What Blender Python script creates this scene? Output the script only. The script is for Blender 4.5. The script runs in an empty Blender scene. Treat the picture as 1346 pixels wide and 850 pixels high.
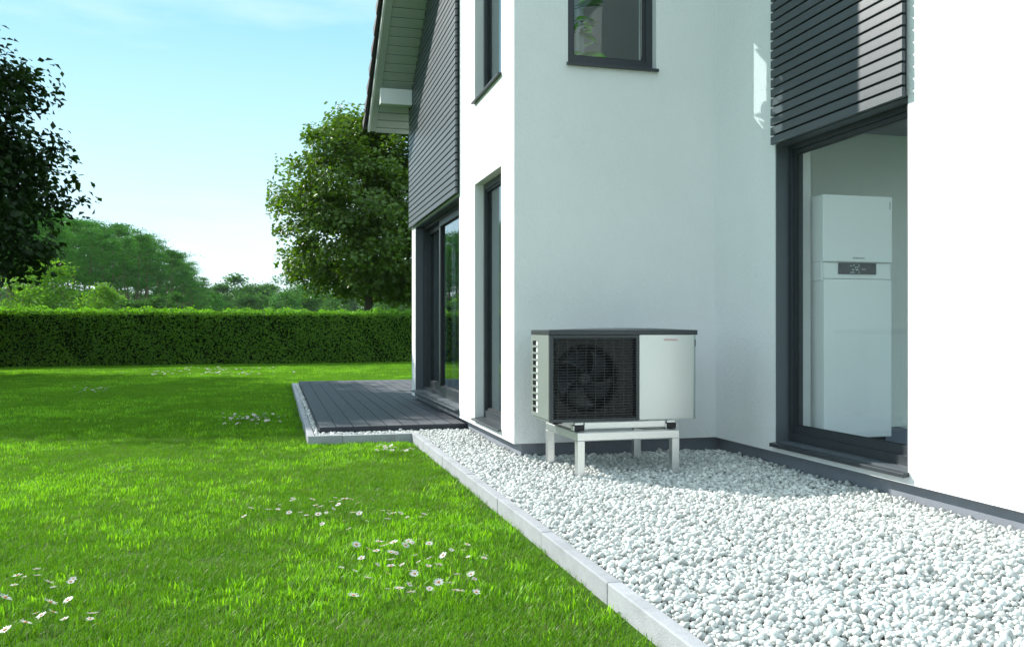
import bpy, bmesh, math, random
import numpy as np
from mathutils import Vector, Matrix
R_ = math.radians
random.seed(7); rng = np.random.default_rng(7)
SC = bpy.context.scene; COL = SC.collection

# ------------------------------------------------------------------ camera, sky, sun, exposure
YAW = math.atan(311/1161.0); CAM_H = 1.03
cam = bpy.data.cameras.new('camera'); cam_o = bpy.data.objects.new('camera', cam); COL.objects.link(cam_o)
cam.sensor_width = 36; cam.lens = 36*1161/1346; cam.shift_y = 7/1346
cam.clip_start = .05; cam.clip_end = 3000
cam_o.location = (0, 0, CAM_H); cam_o.rotation_euler = (math.pi/2, 0, -YAW)
SC.camera = cam_o
SUN_EL = R_(33); SUN_AZ = (-.658, .753)          # horizontal direction towards the sun
w = bpy.data.worlds.new('World'); SC.world = w; w.use_nodes = True
nt = w.node_tree; nt.nodes.clear()
wo = nt.nodes.new('ShaderNodeOutputWorld'); bg = nt.nodes.new('ShaderNodeBackground'); sky = nt.nodes.new('ShaderNodeTexSky')
sky.sky_type = 'NISHITA'; sky.sun_disc = False; sky.sun_elevation = SUN_EL
sky.sun_rotation = math.atan2(SUN_AZ[0], SUN_AZ[1]); sky.altitude = 0
sky.air_density = 1.0; sky.dust_density = .05; sky.ozone_density = .8
bg.inputs['Strength'].default_value = .15
# thin high cloud, the same all round the sky
tc = nt.nodes.new('ShaderNodeTexCoord'); mp = nt.nodes.new('ShaderNodeMapping'); mp.inputs['Scale'].default_value = (1.2, 1.2, 5.5)
mp.inputs['Location'].default_value = (1.3, .1, .2)
no = nt.nodes.new('ShaderNodeTexNoise'); no.inputs['Scale'].default_value = 1.3; no.inputs['Detail'].default_value = 6; no.inputs['Roughness'].default_value = .5
cr = nt.nodes.new('ShaderNodeMapRange'); cr.inputs['From Min'].default_value = .40; cr.inputs['From Max'].default_value = .66; cr.inputs['To Min'].default_value = .0; cr.inputs['To Max'].default_value = .85
mx = nt.nodes.new('ShaderNodeMix'); mx.data_type = 'RGBA'; mx.inputs['B'].default_value = (2.5, 2.72, 2.85, 1)   # thin cloud
nt.links.new(tc.outputs['Generated'], mp.inputs['Vector']); nt.links.new(mp.outputs[0], no.inputs['Vector'])
nt.links.new(no.outputs['Fac'], cr.inputs['Value']); nt.links.new(cr.outputs[0], mx.inputs['Factor'])
sx = nt.nodes.new('ShaderNodeSeparateXYZ'); nt.links.new(tc.outputs['Generated'], sx.inputs[0])
vr = nt.nodes.new('ShaderNodeValToRGB'); nt.links.new(sx.outputs['Z'], vr.inputs[0]); ve = vr.color_ramp.elements
ve[0].position = 0; ve[0].color = (2.0, 2.4, 2.6, 1); ve[1].position = 1; ve[1].color = (1.75, 2.25, 2.6, 1)
q_ = ve.new(.15); q_.color = (1.4, 2.1, 2.4, 1); q_ = ve.new(.34); q_.color = (.68, 1.52, 1.85, 1)
vm = nt.nodes.new('ShaderNodeMix'); vm.data_type = 'RGBA'; vm.inputs['Factor'].default_value = .955
nt.links.new(sky.outputs[0], vm.inputs['A']); nt.links.new(vr.outputs[0], vm.inputs['B']); nt.links.new(vm.outputs['Result'], mx.inputs['A']); nt.links.new(mx.outputs['Result'], bg.inputs['Color']); nt.links.new(bg.outputs[0], wo.inputs[0])
sun = bpy.data.lights.new('sun', 'SUN'); sun.energy = 2.25; sun.angle = R_(.5); sun.color = (1, .965, .91)
sun_o = bpy.data.objects.new('sun', sun); COL.objects.link(sun_o)
sd = Vector((SUN_AZ[0]*math.cos(SUN_EL), SUN_AZ[1]*math.cos(SUN_EL), math.sin(SUN_EL)))
sun_o.rotation_euler = sd.to_track_quat('Z', 'Y').to_euler(); sun_o.location = sd*60
SC.view_settings.view_transform = 'Standard'; SC.view_settings.look = 'None'
SC.view_settings.gamma = 1; SC.view_settings.exposure = 1.75; SC.view_settings.use_curve_mapping = False
SC.cycles.max_bounces = 10; SC.cycles.diffuse_bounces = 5; SC.cycles.transparent_max_bounces = 24; SC.cycles.caustics_reflective = False
SC.cycles.use_denoising = True

# ------------------------------------------------------------------ pixel helper (photo pixels -> world)
FW = np.array([math.sin(YAW), math.cos(YAW), 0]); RT = np.array([math.cos(YAW), -math.sin(YAW), 0])
def ray(u, v): return FW + RT*(u-673)/1161 + np.array([0, 0, (432-v)/1161])
def on_z(u, v, z): q = ray(u, v); return np.array([0, 0, CAM_H]) + q*((z-CAM_H)/q[2])
def at_depth(u, v, dep): return np.array([0, 0, CAM_H]) + ray(u, v)*dep

# ------------------------------------------------------------------ materials
def new_mat(name):
    m = bpy.data.materials.new(name); m.use_nodes = True
    nt = m.node_tree; return m, nt, nt.nodes['Principled BSDF']
def N(nt, t, **kw):
    n = nt.nodes.new(t)
    for k, v in kw.items():
        if k in n.inputs: n.inputs[k].default_value = v
        else: setattr(n, k, v)
    return n
def surf(name, col, rough=.5, metal=0, vary=.0, vscale=6, bump=0, bscale=80, coord='Object', spec=.5, rnd=0, stretch=None, col2=None, rvary=0, coat=0):
    """Principled material: colour mottled by noise, per-object random tone, fine bump."""
    m, nt, b = new_mat(name); L = nt.links
    b.inputs['Roughness'].default_value = rough; b.inputs['Metallic'].default_value = metal
    b.inputs['Specular IOR Level'].default_value = spec; b.inputs['Coat Weight'].default_value = coat
    tc = N(nt, 'ShaderNodeTexCoord'); vec = tc.outputs[coord]
    if stretch:
        mp = N(nt, 'ShaderNodeMapping', Scale=stretch); L.new(vec, mp.inputs['Vector']); vec = mp.outputs[0]
    c = list(col)+[1]
    c2 = list(col2)+[1] if col2 else [x*(1-vary) for x in col]+[1]
    out = None
    if vary or col2:
        n1 = N(nt, 'ShaderNodeTexNoise', Scale=vscale, Detail=6.0, Roughness=.6); L.new(vec, n1.inputs['Vector'])
        mr = N(nt, 'ShaderNodeMapRange'); mr.inputs['From Min'].default_value = .3; mr.inputs['From Max'].default_value = .7
        L.new(n1.outputs['Fac'], mr.inputs['Value'])
        mix = N(nt, 'ShaderNodeMix', data_type='RGBA'); mix.inputs['A'].default_value = c; mix.inputs['B'].default_value = c2
        L.new(mr.outputs[0], mix.inputs['Factor']); out = mix.outputs['Result']
        if rvary:
            ad = N(nt, 'ShaderNodeMath', operation='MULTIPLY_ADD'); ad.inputs[1].default_value = rvary; ad.inputs[2].default_value = rough-rvary/2
            L.new(n1.outputs['Fac'], ad.inputs[0]); L.new(ad.outputs[0], b.inputs['Roughness'])
    if rnd:
        oi = N(nt, 'ShaderNodeObjectInfo'); mr2 = N(nt, 'ShaderNodeMapRange'); mr2.inputs['To Min'].default_value = 1-rnd; mr2.inputs['To Max'].default_value = 1+rnd
        L.new(oi.outputs['Random'], mr2.inputs['Value'])
        hs = N(nt, 'ShaderNodeHueSaturation'); hs.inputs['Color'].default_value = c
        if out: L.new(out, hs.inputs['Color'])
        L.new(mr2.outputs[0], hs.inputs['Value']); out = hs.outputs[0]
    if out: L.new(out, b.inputs['Base Color'])
    else: b.inputs['Base Color'].default_value = c
    if bump:
        n2 = N(nt, 'ShaderNodeTexNoise', Scale=bscale, Detail=5.0, Roughness=.65); L.new(vec, n2.inputs['Vector'])
        bp = N(nt, 'ShaderNodeBump', Strength=bump, Distance=.01); L.new(n2.outputs['Fac'], bp.inputs['Height']); L.new(bp.outputs[0], b.inputs['Normal'])
    return m
def leaf_mat(name, c1, c2, trans=.4, rough=.45, spec=.4, vscale=.6, rnd=.0, obj_rnd=False, tcol=None, gloss=.06):
    """Leaf: diffuse + light passing through + a little sheen; tone mottled in space and leaf by leaf."""
    m = bpy.data.materials.new(name); m.use_nodes = True; nt = m.node_tree; nt.nodes.clear(); L = nt.links
    out = N(nt, 'ShaderNodeOutputMaterial')
    tc = N(nt, 'ShaderNodeTexCoord'); n1 = N(nt, 'ShaderNodeTexNoise', Scale=vscale, Detail=3.0); L.new(tc.outputs['Object'], n1.inputs['Vector'])
    mr = N(nt, 'ShaderNodeMapRange'); mr.inputs['From Min'].default_value = .3; mr.inputs['From Max'].default_value = .7; L.new(n1.outputs['Fac'], mr.inputs['Value'])
    src = N(nt, 'ShaderNodeObjectInfo').outputs['Random'] if obj_rnd else N(nt, 'ShaderNodeNewGeometry').outputs['Random Per Island']
    av = N(nt, 'ShaderNodeMath', operation='MULTIPLY_ADD'); av.inputs[1].default_value = .45; L.new(src, av.inputs[0])
    hf = N(nt, 'ShaderNodeMath', operation='MULTIPLY_ADD'); hf.inputs[1].default_value = .3; L.new(mr.outputs[0], hf.inputs[0]); L.new(hf.outputs[0], av.inputs[2])
    oz = N(nt, 'ShaderNodeMath', operation='MULTIPLY'); oz.inputs[1].default_value = .25; L.new(N(nt, 'ShaderNodeObjectInfo').outputs['Random'], oz.inputs[0]); L.new(oz.outputs[0], hf.inputs[2])
    mix = N(nt, 'ShaderNodeMix', data_type='RGBA'); mix.inputs['A'].default_value = list(c1)+[1]; mix.inputs['B'].default_value = list(c2)+[1]
    L.new(av.outputs[0], mix.inputs['Factor'])
    d = N(nt, 'ShaderNodeBsdfDiffuse'); t = N(nt, 'ShaderNodeBsdfTranslucent'); g = N(nt, 'ShaderNodeBsdfGlossy', Roughness=rough)
    L.new(mix.outputs['Result'], d.inputs['Color'])
    tm = N(nt, 'ShaderNodeMix', data_type='RGBA', blend_type='MULTIPLY'); tm.inputs['Factor'].default_value = 1
    tm.inputs['B'].default_value = list(tcol or (1.25, 1.35, .6))+[1]; L.new(mix.outputs['Result'], tm.inputs['A']); L.new(tm.outputs['Result'], t.inputs['Color'])
    s1 = N(nt, 'ShaderNodeMixShader', Fac=trans); L.new(d.outputs[0], s1.inputs[1]); L.new(t.outputs[0], s1.inputs[2])
    s2 = N(nt, 'ShaderNodeMixShader', Fac=gloss); L.new(s1.outputs[0], s2.inputs[1]); L.new(g.outputs[0], s2.inputs[2])
    L.new(s2.outputs[0], out.inputs[0]); return m
def glass_mat(name, tint, k=.62):
    """Clear pane: straight see-through, mirror share by Schlick's law from both sides."""
    m = bpy.data.materials.new(name); m.use_nodes = True; nt = m.node_tree; nt.nodes.clear(); L = nt.links
    out = N(nt, 'ShaderNodeOutputMaterial'); ge = N(nt, 'ShaderNodeNewGeometry')
    dt = N(nt, 'ShaderNodeVectorMath', operation='DOT_PRODUCT'); L.new(ge.outputs['Normal'], dt.inputs[0]); L.new(ge.outputs['Incoming'], dt.inputs[1])
    ab = N(nt, 'ShaderNodeMath', operation='ABSOLUTE'); L.new(dt.outputs['Value'], ab.inputs[0])
    iv = N(nt, 'ShaderNodeMath', operation='SUBTRACT'); iv.inputs[0].default_value = 1; L.new(ab.outputs[0], iv.inputs[1])
    pw = N(nt, 'ShaderNodeMath', operation='POWER'); pw.inputs[1].default_value = 5; L.new(iv.outputs[0], pw.inputs[0])
    ma = N(nt, 'ShaderNodeMath', operation='MULTIPLY_ADD'); ma.inputs[1].default_value = .95*k; ma.inputs[2].default_value = .045*k; L.new(pw.outputs[0], ma.inputs[0])
    t = N(nt, 'ShaderNodeBsdfTransparent'); t.inputs['Color'].default_value = list(tint)+[1]
    g = N(nt, 'ShaderNodeBsdfGlossy', Roughness=.0); g.inputs['Color'].default_value = (.95, .97, 1, 1)
    s = N(nt, 'ShaderNodeMixShader'); L.new(ma.outputs[0], s.inputs[0]); L.new(t.outputs[0], s.inputs[1]); L.new(g.outputs[0], s.inputs[2]); L.new(s.outputs[0], out.inputs[0])
    return m
def lawn_mat():
    m, nt, b = new_mat('lawn_soil'); L = nt.links
    tc = N(nt, 'ShaderNodeTexCoord'); n1 = N(nt, 'ShaderNodeTexNoise', Scale=1.6, Detail=8.0, Roughness=.7); L.new(tc.outputs['Object'], n1.inputs['Vector'])
    n2 = N(nt, 'ShaderNodeTexNoise', Scale=90., Detail=4.0); L.new(tc.outputs['Object'], n2.inputs['Vector'])
    r = N(nt, 'ShaderNodeValToRGB'); e = r.color_ramp.elements; e[0].position = .3; e[0].color = (.025, .070, .006, 1); e[1].position = .72; e[1].color = (.07, .16, .012, 1)
    ad = N(nt, 'ShaderNodeMath', operation='MULTIPLY_ADD'); ad.inputs[1].default_value = .5; L.new(n2.outputs['Fac'], ad.inputs[0])
    hf = N(nt, 'ShaderNodeMath', operation='MULTIPLY'); hf.inputs[1].default_value = .5; L.new(n1.outputs['Fac'], hf.inputs[0]); L.new(hf.outputs[0], ad.inputs[2])
    L.new(ad.outputs[0], r.inputs[0]); L.new(r.outputs[0], b.inputs['Base Color']); b.inputs['Roughness'].default_value = .9; b.inputs['Specular IOR Level'].default_value = .1
    bp = N(nt, 'ShaderNodeBump', Strength=.6, Distance=.02); L.new(n2.outputs['Fac'], bp.inputs['Height']); L.new(bp.outputs[0], b.inputs['Normal']); return m
def plaster_mat(name, col, bump=.5):
    m, nt, b = new_mat(name); L = nt.links
    tc = N(nt, 'ShaderNodeTexCoord')
    mp = N(nt, 'ShaderNodeMapping', Scale=(1, 1, .55)); L.new(tc.outputs['Object'], mp.inputs['Vector'])
    big = N(nt, 'ShaderNodeTexNoise', Scale=1.1, Detail=6.0, Roughness=.6); L.new(mp.outputs[0], big.inputs['Vector'])
    mr = N(nt, 'ShaderNodeMapRange'); mr.inputs['From Min'].default_value = .3; mr.inputs['From Max'].default_value = .7; L.new(big.outputs['Fac'], mr.inputs['Value'])
    mix = N(nt, 'ShaderNodeMix', data_type='RGBA'); mix.inputs['A'].default_value = list(col)+[1]; mix.inputs['B'].default_value = [c*.94 for c in col]+[1]
    L.new(mr.outputs[0], mix.inputs['Factor']); L.new(mix.outputs['Result'], b.inputs['Base Color'])
    b.inputs['Roughness'].default_value = .85; b.inputs['Specular IOR Level'].default_value = .2
    fine = N(nt, 'ShaderNodeTexNoise', Scale=150., Detail=4.0, Roughness=.6); L.new(tc.outputs['Object'], fine.inputs['Vector'])
    med = N(nt, 'ShaderNodeTexNoise', Scale=26., Detail=5.0, Roughness=.6); L.new(mp.outputs[0], med.inputs['Vector'])
    pit = N(nt, 'ShaderNodeTexVoronoi', Scale=55.); L.new(mp.outputs[0], pit.inputs['Vector'])
    a1 = N(nt, 'ShaderNodeMath', operation='MULTIPLY_ADD'); a1.inputs[1].default_value = .9; L.new(med.outputs['Fac'], a1.inputs[0]); L.new(fine.outputs['Fac'], a1.inputs[2])
    a2 = N(nt, 'ShaderNodeMath', operation='MULTIPLY_ADD'); a2.inputs[1].default_value = .35; L.new(pit.outputs['Distance'], a2.inputs[0]); L.new(a1.outputs[0], a2.inputs[2])
    bp = N(nt, 'ShaderNodeBump', Strength=bump, Distance=.014); L.new(a2.outputs[0], bp.inputs['Height']); L.new(bp.outputs[0], b.inputs['Normal']); return m

M = {}
M['render'] = plaster_mat('white_render', (.86, .865, .86))
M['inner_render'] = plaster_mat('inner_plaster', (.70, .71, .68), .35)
M['inner_white'] = plaster_mat('inner_white', (.80, .80, .79), .1)
M['plinth'] = surf('plinth_coat', (.23, .25, .285), .8, vary=.18, vscale=5, bump=.25, bscale=120)
M['concrete'] = surf('kerb_concrete', (.40, .41, .43), .85, vary=.28, vscale=7, bump=.35, bscale=140, rnd=.06)
M['board'] = surf('grey_board', (.070, .083, .094), .42, vary=.16, vscale=3, bump=.10, bscale=60, rnd=.07, stretch=(6, .5, 9), spec=.55)
M['board_back'] = surf('dark_membrane', (.012, .013, .015), .8)
M['alu'] = surf('anthracite_frame', (.036, .043, .050), .38, vary=.1, vscale=8, bump=.03, bscale=300, spec=.5)
M['alu_mid'] = surf('grey_reveal', (.095, .112, .126), .5, vary=.08, vscale=4, bump=.03, bscale=200)
M['gasket'] = surf('black_gasket', (.008, .009, .01), .6)
M['glass'] = glass_mat('window_glass', (.965, .985, .98))
M['glass_dark'] = glass_mat('coated_glass', (.72, .78, .79), 1.05)
M['soffit'] = surf('soffit_paint', (.46, .52, .48), .55, vary=.1, vscale=3, bump=.08, bscale=70, rnd=.04, stretch=(.5, 6, 6))
M['white_paint'] = surf('white_paint', (.80, .81, .80), .45, vary=.05, vscale=5, bump=.04, bscale=60)
M['tile'] = surf('roof_tile', (.045, .042, .043), .7, vary=.35, vscale=9, bump=.3, bscale=90, rnd=.15)
M['deck'] = surf('composite_deck', (.034, .042, .054), .55, vary=.25, vscale=3.5, bump=.18, bscale=90, rnd=.08, stretch=(9, .6, 1), spec=.4)
M['deck_dark'] = surf('deck_gap', (.01, .011, .012), .9)
M['floor_blue'] = surf('blue_floor', (.055, .068, .13), .5, vary=.15)
M['floor_wood'] = surf('grey_floor', (.14, .13, .12), .45, vary=.2)
M['silver'] = surf('silver_sheet', (.54, .585, .58), .30, metal=.95, vary=.03, vscale=4, bump=.015, bscale=400, spec=.5)
M['silver_side'] = surf('silver_side_sheet', (.50, .54, .52), .42, metal=.8, vary=.04, vscale=5)
M['alu_tube'] = surf('brushed_aluminium', (.70, .715, .71), .33, metal=.95, vary=.06, vscale=14, bump=.03, bscale=160, stretch=(1, 1, 6))
M['lid'] = surf('dark_lid', (.036, .043, .049), .42, vary=.08, vscale=8)
M['black_plastic'] = surf('black_plastic', (.006, .007, .009), .38, vary=.15, vscale=10)
M['grille_dark'] = surf('grille_plastic', (.012, .015, .018), .33)
M['fan_blade'] = surf('fan_plastic', (.055, .066, .082), .25)
M['rubber'] = surf('rubber', (.010, .010, .011), .55)
M['coil'] = surf('coil_fins', (.06, .065, .07), .5, metal=.6)
M['enamel'] = surf('white_enamel', (.84, .85, .85), .28, vary=.015, vscale=2, coat=.25)
M['screen'] = surf('black_screen', (.010, .012, .014), .16)
M['print_grey'] = surf('grey_print', (.11, .12, .125), .5)
M['print_red'] = surf('red_print', (.66, .24, .27), .5)
M['print_white'] = surf('white_print', (.60, .65, .65), .5)
M['curtain'] = surf('curtain_cloth', (.52, .56, .60), .9, vary=.08, vscale=10, bump=.1, bscale=300, spec=.1)
M['pebble'] = surf('white_pebble', (.67, .67, .63), .55, col2=(.46, .48, .46), vscale=30, bump=.12, bscale=240, rnd=.32, spec=.4)
M['gravel_bed'] = surf('gravel_bed', (.13, .135, .14), .9, vary=.4, vscale=60, bump=.6, bscale=120)
M['lawn'] = lawn_mat()
M['grass'] = leaf_mat('grass_blade', (.060, .175, .005), (.185, .39, .013), .36, vscale=2.5, obj_rnd=True, gloss=.02)
M['grass_bright'] = leaf_mat('grass_tuft', (.17, .43, .010), (.34, .62, .022), .45, vscale=2.5, obj_rnd=True, gloss=.03)
M['grass_dry'] = leaf_mat('grass_dry', (.15, .16, .05), (.24, .23, .09), .3, vscale=2.5, obj_rnd=True)
M['hedge_leaf'] = leaf_mat('hedge_leaf', (.046, .130, .005), (.155, .32, .013), .38, vscale=1.2, gloss=.02)
M['hedge_shoot'] = leaf_mat('hedge_shoot', (.10, .27, .010), (.20, .42, .018), .55, vscale=1.2, gloss=.03)
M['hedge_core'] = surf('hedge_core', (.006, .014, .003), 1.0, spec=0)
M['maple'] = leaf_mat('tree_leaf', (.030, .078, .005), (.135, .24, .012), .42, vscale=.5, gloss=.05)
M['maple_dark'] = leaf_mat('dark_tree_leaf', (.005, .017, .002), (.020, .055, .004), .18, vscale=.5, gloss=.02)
M['bark'] = surf('bark', (.085, .075, .06), .9, vary=.4, vscale=8, bump=.8, bscale=14, stretch=(3, 3, .6))
M['pine_needle'] = leaf_mat('pine_needle', (.014, .080, .013), (.13, .37, .045), .2, vscale=.18, gloss=.02)
M['pine_bark'] = surf('pine_bark', (.20, .14, .085), .9, vary=.4, vscale=3, bump=.5, bscale=8)
M['birch_leaf'] = leaf_mat('pale_leaf', (.095, .25, .018), (.24, .42, .035), .45, vscale=.4, gloss=.02)
M['far_leaf'] = leaf_mat('far_leaf', (.035, .12, .020), (.10, .24, .040), .4, vscale=.2, gloss=.02)
M['petal'] = leaf_mat('daisy_petal', (.72, .70, .68), (.82, .80, .78), .3, vscale=40, tcol=(1, .96, .95))
M['petal_mid'] = surf('daisy_centre', (.55, .20, .02), .7, vary=.3, vscale=300)
M['stem'] = leaf_mat('daisy_stem', (.05, .14, .015), (.09, .20, .02), .3, vscale=30)
M['plant_leaf'] = leaf_mat('house_plant_leaf', (.035, .14, .010), (.11, .32, .020), .5, vscale=6, gloss=.1)
M['plant_pot'] = surf('white_pot', (.75, .75, .74), .35)

# ------------------------------------------------------------------ mesh helpers
def link(o, parent=None):
    COL.objects.link(o)
    if parent is not None: o.parent = parent
    return o
def tag(o, label=None, cat=None, group=None, kind=None):
    if label: o['label'] = label
    if cat: o['category'] = cat
    if group: o['group'] = group
    if kind: o['kind'] = kind
    return o
def empty(name, loc=(0, 0, 0), parent=None):
    o = bpy.data.objects.new(name, None); o.location = loc; o.empty_display_size = .1; return link(o, parent)
class MB:
    def __init__(s): s.v = []; s.f = []
    def add(s, v, f): n = len(s.v); s.v += [tuple(p) for p in v]; s.f += [tuple(i+n for i in q) for q in f]; return s
    def box(s, x0, x1, y0, y1, z0, z1):
        return s.add([(x0,y0,z0),(x1,y0,z0),(x1,y1,z0),(x0,y1,z0),(x0,y0,z1),(x1,y0,z1),(x1,y1,z1),(x0,y1,z1)],
                     [(0,3,2,1),(4,5,6,7),(0,1,5,4),(1,2,6,5),(2,3,7,6),(3,0,4,7)])
    def tube(s, pts, rad, k=8, caps=True):
        pts = [Vector(p) for p in pts]; n0 = len(s.v); fr = None
        for i, p in enumerate(pts):
            d = (pts[min(i+1, len(pts)-1)]-pts[max(i-1, 0)]).normalized()
            a = d.orthogonal().normalized() if fr is None else (fr-d*fr.dot(d)).normalized(); fr = a; b = d.cross(a)
            r = rad[i] if hasattr(rad, '__len__') else rad
            s.v += [tuple(p+(a*math.cos(t)+b*math.sin(t))*r) for t in [2*math.pi*j/k for j in range(k)]]
        for i in range(len(pts)-1):
            for j in range(k):
                a, b = n0+i*k+j, n0+i*k+(j+1) % k; s.f.append((a, b, b+k, a+k))
        if caps: s.f.append(tuple(n0+j for j in reversed(range(k)))); s.f.append(tuple(n0+(len(pts)-1)*k+j for j in range(k)))
        return s
    def prism(s, poly, axis, a0, a1):
        """poly: 2-D outline, extruded along axis (0,1,2) from a0 to a1"""
        def P(p, a): q = list(p); q.insert(axis, a); return tuple(q)
        n = len(poly); v = [P(p, a0) for p in poly]+[P(p, a1) for p in poly]
        return s.add(v, [tuple(reversed(range(n))), tuple(range(n, 2*n))]+[(i, (i+1) % n, n+(i+1) % n, n+i) for i in range(n)])
    def mesh(s, name, bevel=0, seg=1):
        me = bpy.data.meshes.new(name); bm = bmesh.new(); vs = [bm.verts.new(p) for p in s.v]
        for q in s.f:
            try: bm.faces.new([vs[i] for i in q])
            except ValueError: pass
        bmesh.ops.recalc_face_normals(bm, faces=bm.faces)
        if bevel:
            es = [e for e in bm.edges if len(e.link_faces) == 2 and e.calc_face_angle(0) > .5]
            bmesh.ops.bevel(bm, geom=es, offset=bevel, segments=seg, affect='EDGES', profile=.5)
        bm.to_mesh(me); bm.free(); return me
    def obj(s, name, mat, parent=None, bevel=0, seg=1, smooth=False):
        me = s.mesh(name, bevel, seg); me.materials.append(M[mat] if isinstance(mat, str) else mat)
        if smooth: me.polygons.foreach_set('use_smooth', [True]*len(me.polygons))
        return link(bpy.data.objects.new(name, me), parent)
def box(name, x0, x1, y0, y1, z0, z1, mat, parent=None, bevel=0, seg=1):
    """a box whose origin sits at its own centre"""
    c = ((x0+x1)/2, (y0+y1)/2, (z0+z1)/2)
    o = MB().box(x0-c[0], x1-c[0], y0-c[1], y1-c[1], z0-c[2], z1-c[2]).obj(name, mat, parent, bevel, seg); o.location = c; return o
def np_mesh(name, V, F, mat, parent=None, smooth=False):
    """V (n,3), F (m,k) with one polygon size"""
    me = bpy.data.meshes.new(name); V = np.asarray(V, np.float32); F = np.asarray(F, np.int32); k = F.shape[1]
    me.vertices.add(len(V)); me.vertices.foreach_set('co', V.ravel()); me.loops.add(F.size); me.loops.foreach_set('vertex_index', F.ravel())
    me.polygons.add(len(F)); me.polygons.foreach_set('loop_start', np.arange(0, F.size, k, dtype=np.int32)); me.polygons.foreach_set('loop_total', np.full(len(F), k, np.int32))
    me.update(calc_edges=True); me.materials.append(M[mat])
    if smooth: me.polygons.foreach_set('use_smooth', np.ones(len(F), bool))
    o = bpy.data.objects.new(name, me)
    return o if parent is False else link(o, parent)
def slab(axis, pos, thick, us, ws, holes):
    """wall slab normal to axis (0: x, 1: y), spanning the us/ws breakpoints with rectangular holes; only outside faces are made"""
    us = sorted(set(us)|{h[0] for h in holes}|{h[1] for h in holes}); ws = sorted(set(ws)|{h[2] for h in holes}|{h[3] for h in holes})
    us = [u for u in us]; nu, nw = len(us)-1, len(ws)-1
    fill = [[not any(h[0]-1e-6 <= us[i] and us[i+1] <= h[1]+1e-6 and h[2]-1e-6 <= ws[j] and ws[j+1] <= h[3]+1e-6 for h in holes) for j in range(nw)] for i in range(nu)]
    m = MB()
    def P(u, w_, d): return (pos+d, u, w_) if axis == 0 else (u, pos+d, w_)
    for i in range(nu):
        for j in range(nw):
            if not fill[i][j]: continue
            u0, u1, w0, w1 = us[i], us[i+1], ws[j], ws[j+1]
            for d in (0, thick): m.add([P(u0,w0,d),P(u1,w0,d),P(u1,w1,d),P(u0,w1,d)], [(0,1,2,3)])
            for di, dj, a, b in ((-1,0,(u0,w0),(u0,w1)), (1,0,(u1,w0),(u1,w1)), (0,-1,(u0,w0),(u1,w0)), (0,1,(u0,w1),(u1,w1))):
                ii, jj = i+di, j+dj
                if not (0 <= ii < nu and 0 <= jj < nw and fill[ii][jj]): m.add([P(*a,0),P(*b,0),P(*b,thick),P(*a,thick)], [(0,1,2,3)])
    return m
def welded(m, name, mat, parent):
    me = bpy.data.meshes.new(name); bm = bmesh.new(); vs = [bm.verts.new(p) for p in m.v]
    for q in m.f: bm.faces.new([vs[i] for i in q])
    bmesh.ops.remove_doubles(bm, verts=bm.verts, dist=1e-5); bmesh.ops.recalc_face_normals(bm, faces=bm.faces); bm.to_mesh(me); bm.free()
    me.materials.append(M[mat]); return link(bpy.data.objects.new(name, me), parent)
def text(name, body, size, mat, parent, loc, rot, width=None, extrude=.0006):
    c = bpy.data.curves.new(name, 'FONT'); c.body = body; c.size = size; c.align_x = 'CENTER'; c.align_y = 'CENTER'; c.extrude = extrude
    c.resolution_u = 3; c.materials.append(M[mat]); o = bpy.data.objects.new(name, c); o.location = loc; o.rotation_euler = rot
    link(o); me = bpy.data.meshes.new_from_object(o); me.materials.clear(); me.materials.append(M[mat]); bpy.data.objects.remove(o)
    o = bpy.data.objects.new(name, me); o.location = loc; o.rotation_euler = rot; return link(o, parent)
def scatter(name, P, Rt, S, I, protos, parent=None):
    """many copies of a few small meshes on given points (geometry nodes)"""
    col = bpy.data.collections.new(name+'_shapes')
    for k, o in enumerate(protos): o.name = f'{name}_shape_{k:02d}'; col.objects.link(o)
    me = bpy.data.meshes.new(name); me.vertices.add(len(P)); me.vertices.foreach_set('co', np.asarray(P, np.float32).ravel())
    a = me.attributes.new('rot', 'FLOAT_VECTOR', 'POINT'); a.data.foreach_set('vector', np.asarray(Rt, np.float32).ravel())
    a = me.attributes.new('scl', 'FLOAT_VECTOR', 'POINT'); a.data.foreach_set('vector', np.asarray(S, np.float32).ravel())
    a = me.attributes.new('idx', 'INT', 'POINT'); a.data.foreach_set('value', np.asarray(I, np.int32))
    o = link(bpy.data.objects.new(name, me), parent)
    ng = bpy.data.node_groups.new(name, 'GeometryNodeTree'); ng.interface.new_socket('Geometry', in_out='INPUT', socket_type='NodeSocketGeometry'); ng.interface.new_socket('Geometry', in_out='OUTPUT', socket_type='NodeSocketGeometry')
    gi = ng.nodes.new('NodeGroupInput'); go = ng.nodes.new('NodeGroupOutput'); ip = ng.nodes.new('GeometryNodeInstanceOnPoints'); ci = ng.nodes.new('GeometryNodeCollectionInfo')
    ci.inputs['Collection'].default_value = col; ci.inputs['Separate Children'].default_value = True; ci.inputs['Reset Children'].default_value = True
    def attr(n, t): q = ng.nodes.new('GeometryNodeInputNamedAttribute'); q.data_type = t; q.inputs['Name'].default_value = n; return q.outputs['Attribute']
    e2r = ng.nodes.new('FunctionNodeEulerToRotation'); L = ng.links
    L.new(gi.outputs[0], ip.inputs['Points']); L.new(ci.outputs[0], ip.inputs['Instance']); ip.inputs['Pick Instance'].default_value = True
    L.new(attr('idx', 'INT'), ip.inputs['Instance Index']); L.new(attr('rot', 'FLOAT_VECTOR'), e2r.inputs[0]); L.new(e2r.outputs[0], ip.inputs['Rotation'])
    L.new(attr('scl', 'FLOAT_VECTOR'), ip.inputs['Scale']); L.new(ip.outputs[0], go.inputs[0])
    md = o.modifiers.new('scatter', 'NODES'); md.node_group = ng; return o

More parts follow.
